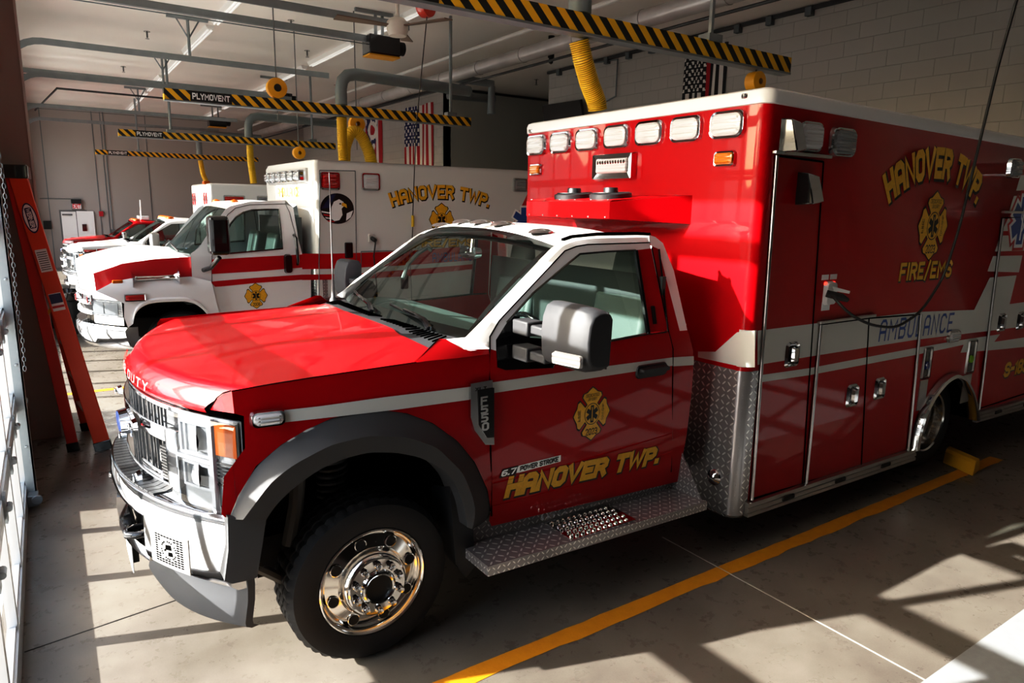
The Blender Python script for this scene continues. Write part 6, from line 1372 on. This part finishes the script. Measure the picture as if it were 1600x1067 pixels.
# ================================================================ third vehicle: white ambulance with the same nose; fourth: red pickup
def clone_front(loc, sc, label, cat, P, PW, extra=None, name='ambulance'):
    r = thing(name, HERO0, label, cat, at=loc); r.scale = (sc, sc, sc); cab_front(r, P, PW, False)
    lug_wheel(r, -2.3584, .412, .2417, -1, False); lug_wheel(r, -2.3584, .412, 2.44-.2417, 1, False); return r
SC3 = .88; x3 = on(130,407,1,13.35).x-(-2.95)*SC3
v3 = clone_front((x3, 13.35+1.02*SC3, 0), SC3, 'white ambulance with the chrome nose and amber side lamp, parked third', 'ambulance', 'paint_white', 'paint_white')
H3 = lambda x, y, z: Vector((x, y, z))
mb = MB(); xm = (on(328,335,1,13.3).x-x3)/SC3; zm = 2.92; mb.box(xm, 4.6, 0, 2.44, .5, zm); mb.build('module_body', 'paint_white', v3, None, .06, 3)
for y in (.35, .62, 1.85, 2.12): strobe(v3, 'front_warning_light', (xm, y, zm-.38), (0,-1,0), (0,0,1), (-1,0,0), .17, .34, 'lens_red', .02, .03, .1)
for x, w in ((xm+.55,.5),): strobe(v3, 'side_warning_light', (x, 0, zm-.42), (1,0,0), (0,0,1), (0,-1,0), w, .3, 'lens_red', .04, .03, .1)
strobe(v3, 'side_window_light', (xm+1.35, 0, zm-.42), (1,0,0), (0,0,1), (0,-1,0), .55, .30, 'lens_grey', .05, .03, .1)
mb = MB(); mb.box(xm-.03, xm+.12, .5, .7, zm-.02, zm+.06); mb.build('roof_marker', 'lens_orange', v3, None, .02)
mb = MB(); q = [(-2.70,1.33),(-1.85,1.36),(-1.85,1.43),(-2.70,1.40)]; mb.fill(q, side(.006), 0); mb.build('red_band', 'stripe_red', v3, None)
strobe(v3, 'fender_light', (-2.80, .19, 1.36), (1,0,0), (0,0,1), (0,-1,0), .28, .10, 'lens_red', .03, .03, .2)
for y in (.5,.85,1.22,1.6,1.95): mb = MB(); mb.lathe([(.09,0),(.08,.05),(.0005,.07)], (-1.08, y, 2.06), (0,0,1), 12); mb.build('roof_marker', 'lens_orange', v3, 50)
mb = MB(); cx, cz = -1.545, 1.60; mb.box(cx-.09, cx+.09, -.40, -.08, cz-.17, cz+.17); m_ = mb.build('mirror', 'satin_metal', v3, None, .04, 3); mb = MB(); mb.box(cx-.04, cx+.03, -.1, .2, cz-.16, cz-.10); mb.box(cx-.04, cx+.03, -.1, .2, cz-.02, cz+.04); mb.build('mirror_arm', 'plastic_black', v3, None, .01)
dual_wheel(v3, 2.74, .412, .135)
SC4 = .80; x4 = on(109,378,1,18.3).x-(-3.05)*SC4
v4 = clone_front((x4, 18.3+1.02*SC4, 0), SC4, 'red fire pickup with a light bar on its roof, farthest vehicle', 'pickup truck', 'paint_red', 'paint_red', name='pickup_truck')
mb = MB(); mb.box(-.95, -.7, .55, 1.9, 2.10, 2.22); b_ = mb.build('light_bar', 'lens_white', v4, None, .03, 3)
mb = MB(); mb.tube([(-.90,1.0,2.07),(-.88,1.0,2.75)], .02, 6); mb.build('antenna', 'ink_white', v4, 50)
for y in (.5,.9,1.5,1.9): mb = MB(); mb.lathe([(.09,0),(.08,.05),(.0005,.07)], (-1.08, y, 2.06), (0,0,1), 12); mb.build('roof_marker', 'lens_orange', v4, 50)
mb = MB(); mb.box(-.3, 2.6, .15, 2.29, .6, 1.5); mb.build('truck_bed', 'paint_red', v4, None, .05); dual_wheel(v4, 1.9, .412, .2)
mb = MB(); cx, cz = -1.545, 1.60; mb.box(cx-.07, cx+.07, -.28, -.02, cz-.12, cz+.13); mb.build('mirror', 'chrome', v4, None, .04, 3)
# ================================================================ light and camera
sc = bpy.context.scene
SUN = Vector((.948*math.cos(.4393), -.319*math.cos(.4393), -math.sin(.4393)))
sd = bpy.data.lights.new('sun', 'SUN'); sd.energy = 25; sd.angle = .009; sd.color = (1, .95, .89)
so = bpy.data.objects.new('sun', sd); COL.objects.link(so); so.rotation_euler = SUN.to_track_quat('-Z', 'Y').to_euler()
w = bpy.data.worlds.new('sky'); sc.world = w; w.use_nodes = True; N, L = w.node_tree.nodes, w.node_tree.links
bg = N['Background']; sky = N.new('ShaderNodeTexSky'); sky.sky_type = 'NISHITA'; sky.sun_disc = False; sky.sun_elevation = .44; sky.sun_rotation = math.atan2(-SUN.x, -SUN.y); sky.air_density = 1.2; sky.dust_density = 2.5
L.new(sky.outputs[0], bg.inputs[0]); bg.inputs['Strength'].default_value = 1.1
# daylight through the door glass: one large soft lamp in each door opening, just outside the panes
for k in range(4):
    a = bpy.data.lights.new('door_daylight', 'AREA'); a.shape = 'RECTANGLE'; a.size = 3.9; a.size_y = 4.1; a.energy = 75; a.color = (1, .98, .95)
    o = bpy.data.objects.new('door_daylight', a); COL.objects.link(o); o.location = (XD-.5, CY+PITCH*k, 2.2); o.rotation_euler = (0, math.radians(-90), 0); o.visible_camera = True
for k in range(4):      # lamps added to lift the ceiling, like bounce off the sunny apron
    a = bpy.data.lights.new('apron_fill', 'AREA'); a.shape = 'RECTANGLE'; a.size = 3.9; a.size_y = 2.0; a.energy = 50; a.color = (1, .96, .90)
    o = bpy.data.objects.new('apron_fill', a); COL.objects.link(o); o.location = (XD-1.4, CY+PITCH*k, .35); o.rotation_euler = Vector((.62,0,.78)).to_track_quat('-Z', 'Y').to_euler()
# low fill lamps added below the ceiling, deeper in the hall
for x, y in ((1.0,3.0),(1.0,9.5),(1.0,16.5)):
    a = bpy.data.lights.new('hall_fill', 'AREA'); a.shape = 'RECTANGLE'; a.size = .5; a.size_y = 5; a.energy = 5; a.color = (1, .95, .88)
    o = bpy.data.objects.new('hall_fill', a); COL.objects.link(o); o.location = (x, y, ZC-.15)
cd = bpy.data.cameras.new('camera'); cd.sensor_width = 36; cd.lens = FPX/1600*36; cd.clip_start = .05; cd.clip_end = 200
co = bpy.data.objects.new('camera', cd); COL.objects.link(co); sc.camera = co
co.matrix_world = Matrix(((Rt.x, Up.x, -Fw.x, CP.x), (Rt.y, Up.y, -Fw.y, CP.y), (Rt.z, Up.z, -Fw.z, CP.z), (0,0,0,1)))
sc.view_settings.view_transform = 'Standard'; sc.view_settings.look = 'None'; sc.view_settings.exposure = 0
sc.cycles.max_bounces = 10; sc.cycles.transparent_max_bounces = 16; sc.cycles.sample_clamp_indirect = 6; sc.cycles.caustics_reflective = False
sc.view_settings.use_curve_mapping = True
cv = sc.view_settings.curve_mapping; c_ = cv.curves[3]
for x, y in ((.02,.010),(.06,.038),(.15,.118),(.30,.295),(.5,.56),(.85,.93)): c_.points.new(x, y)
cv.update()
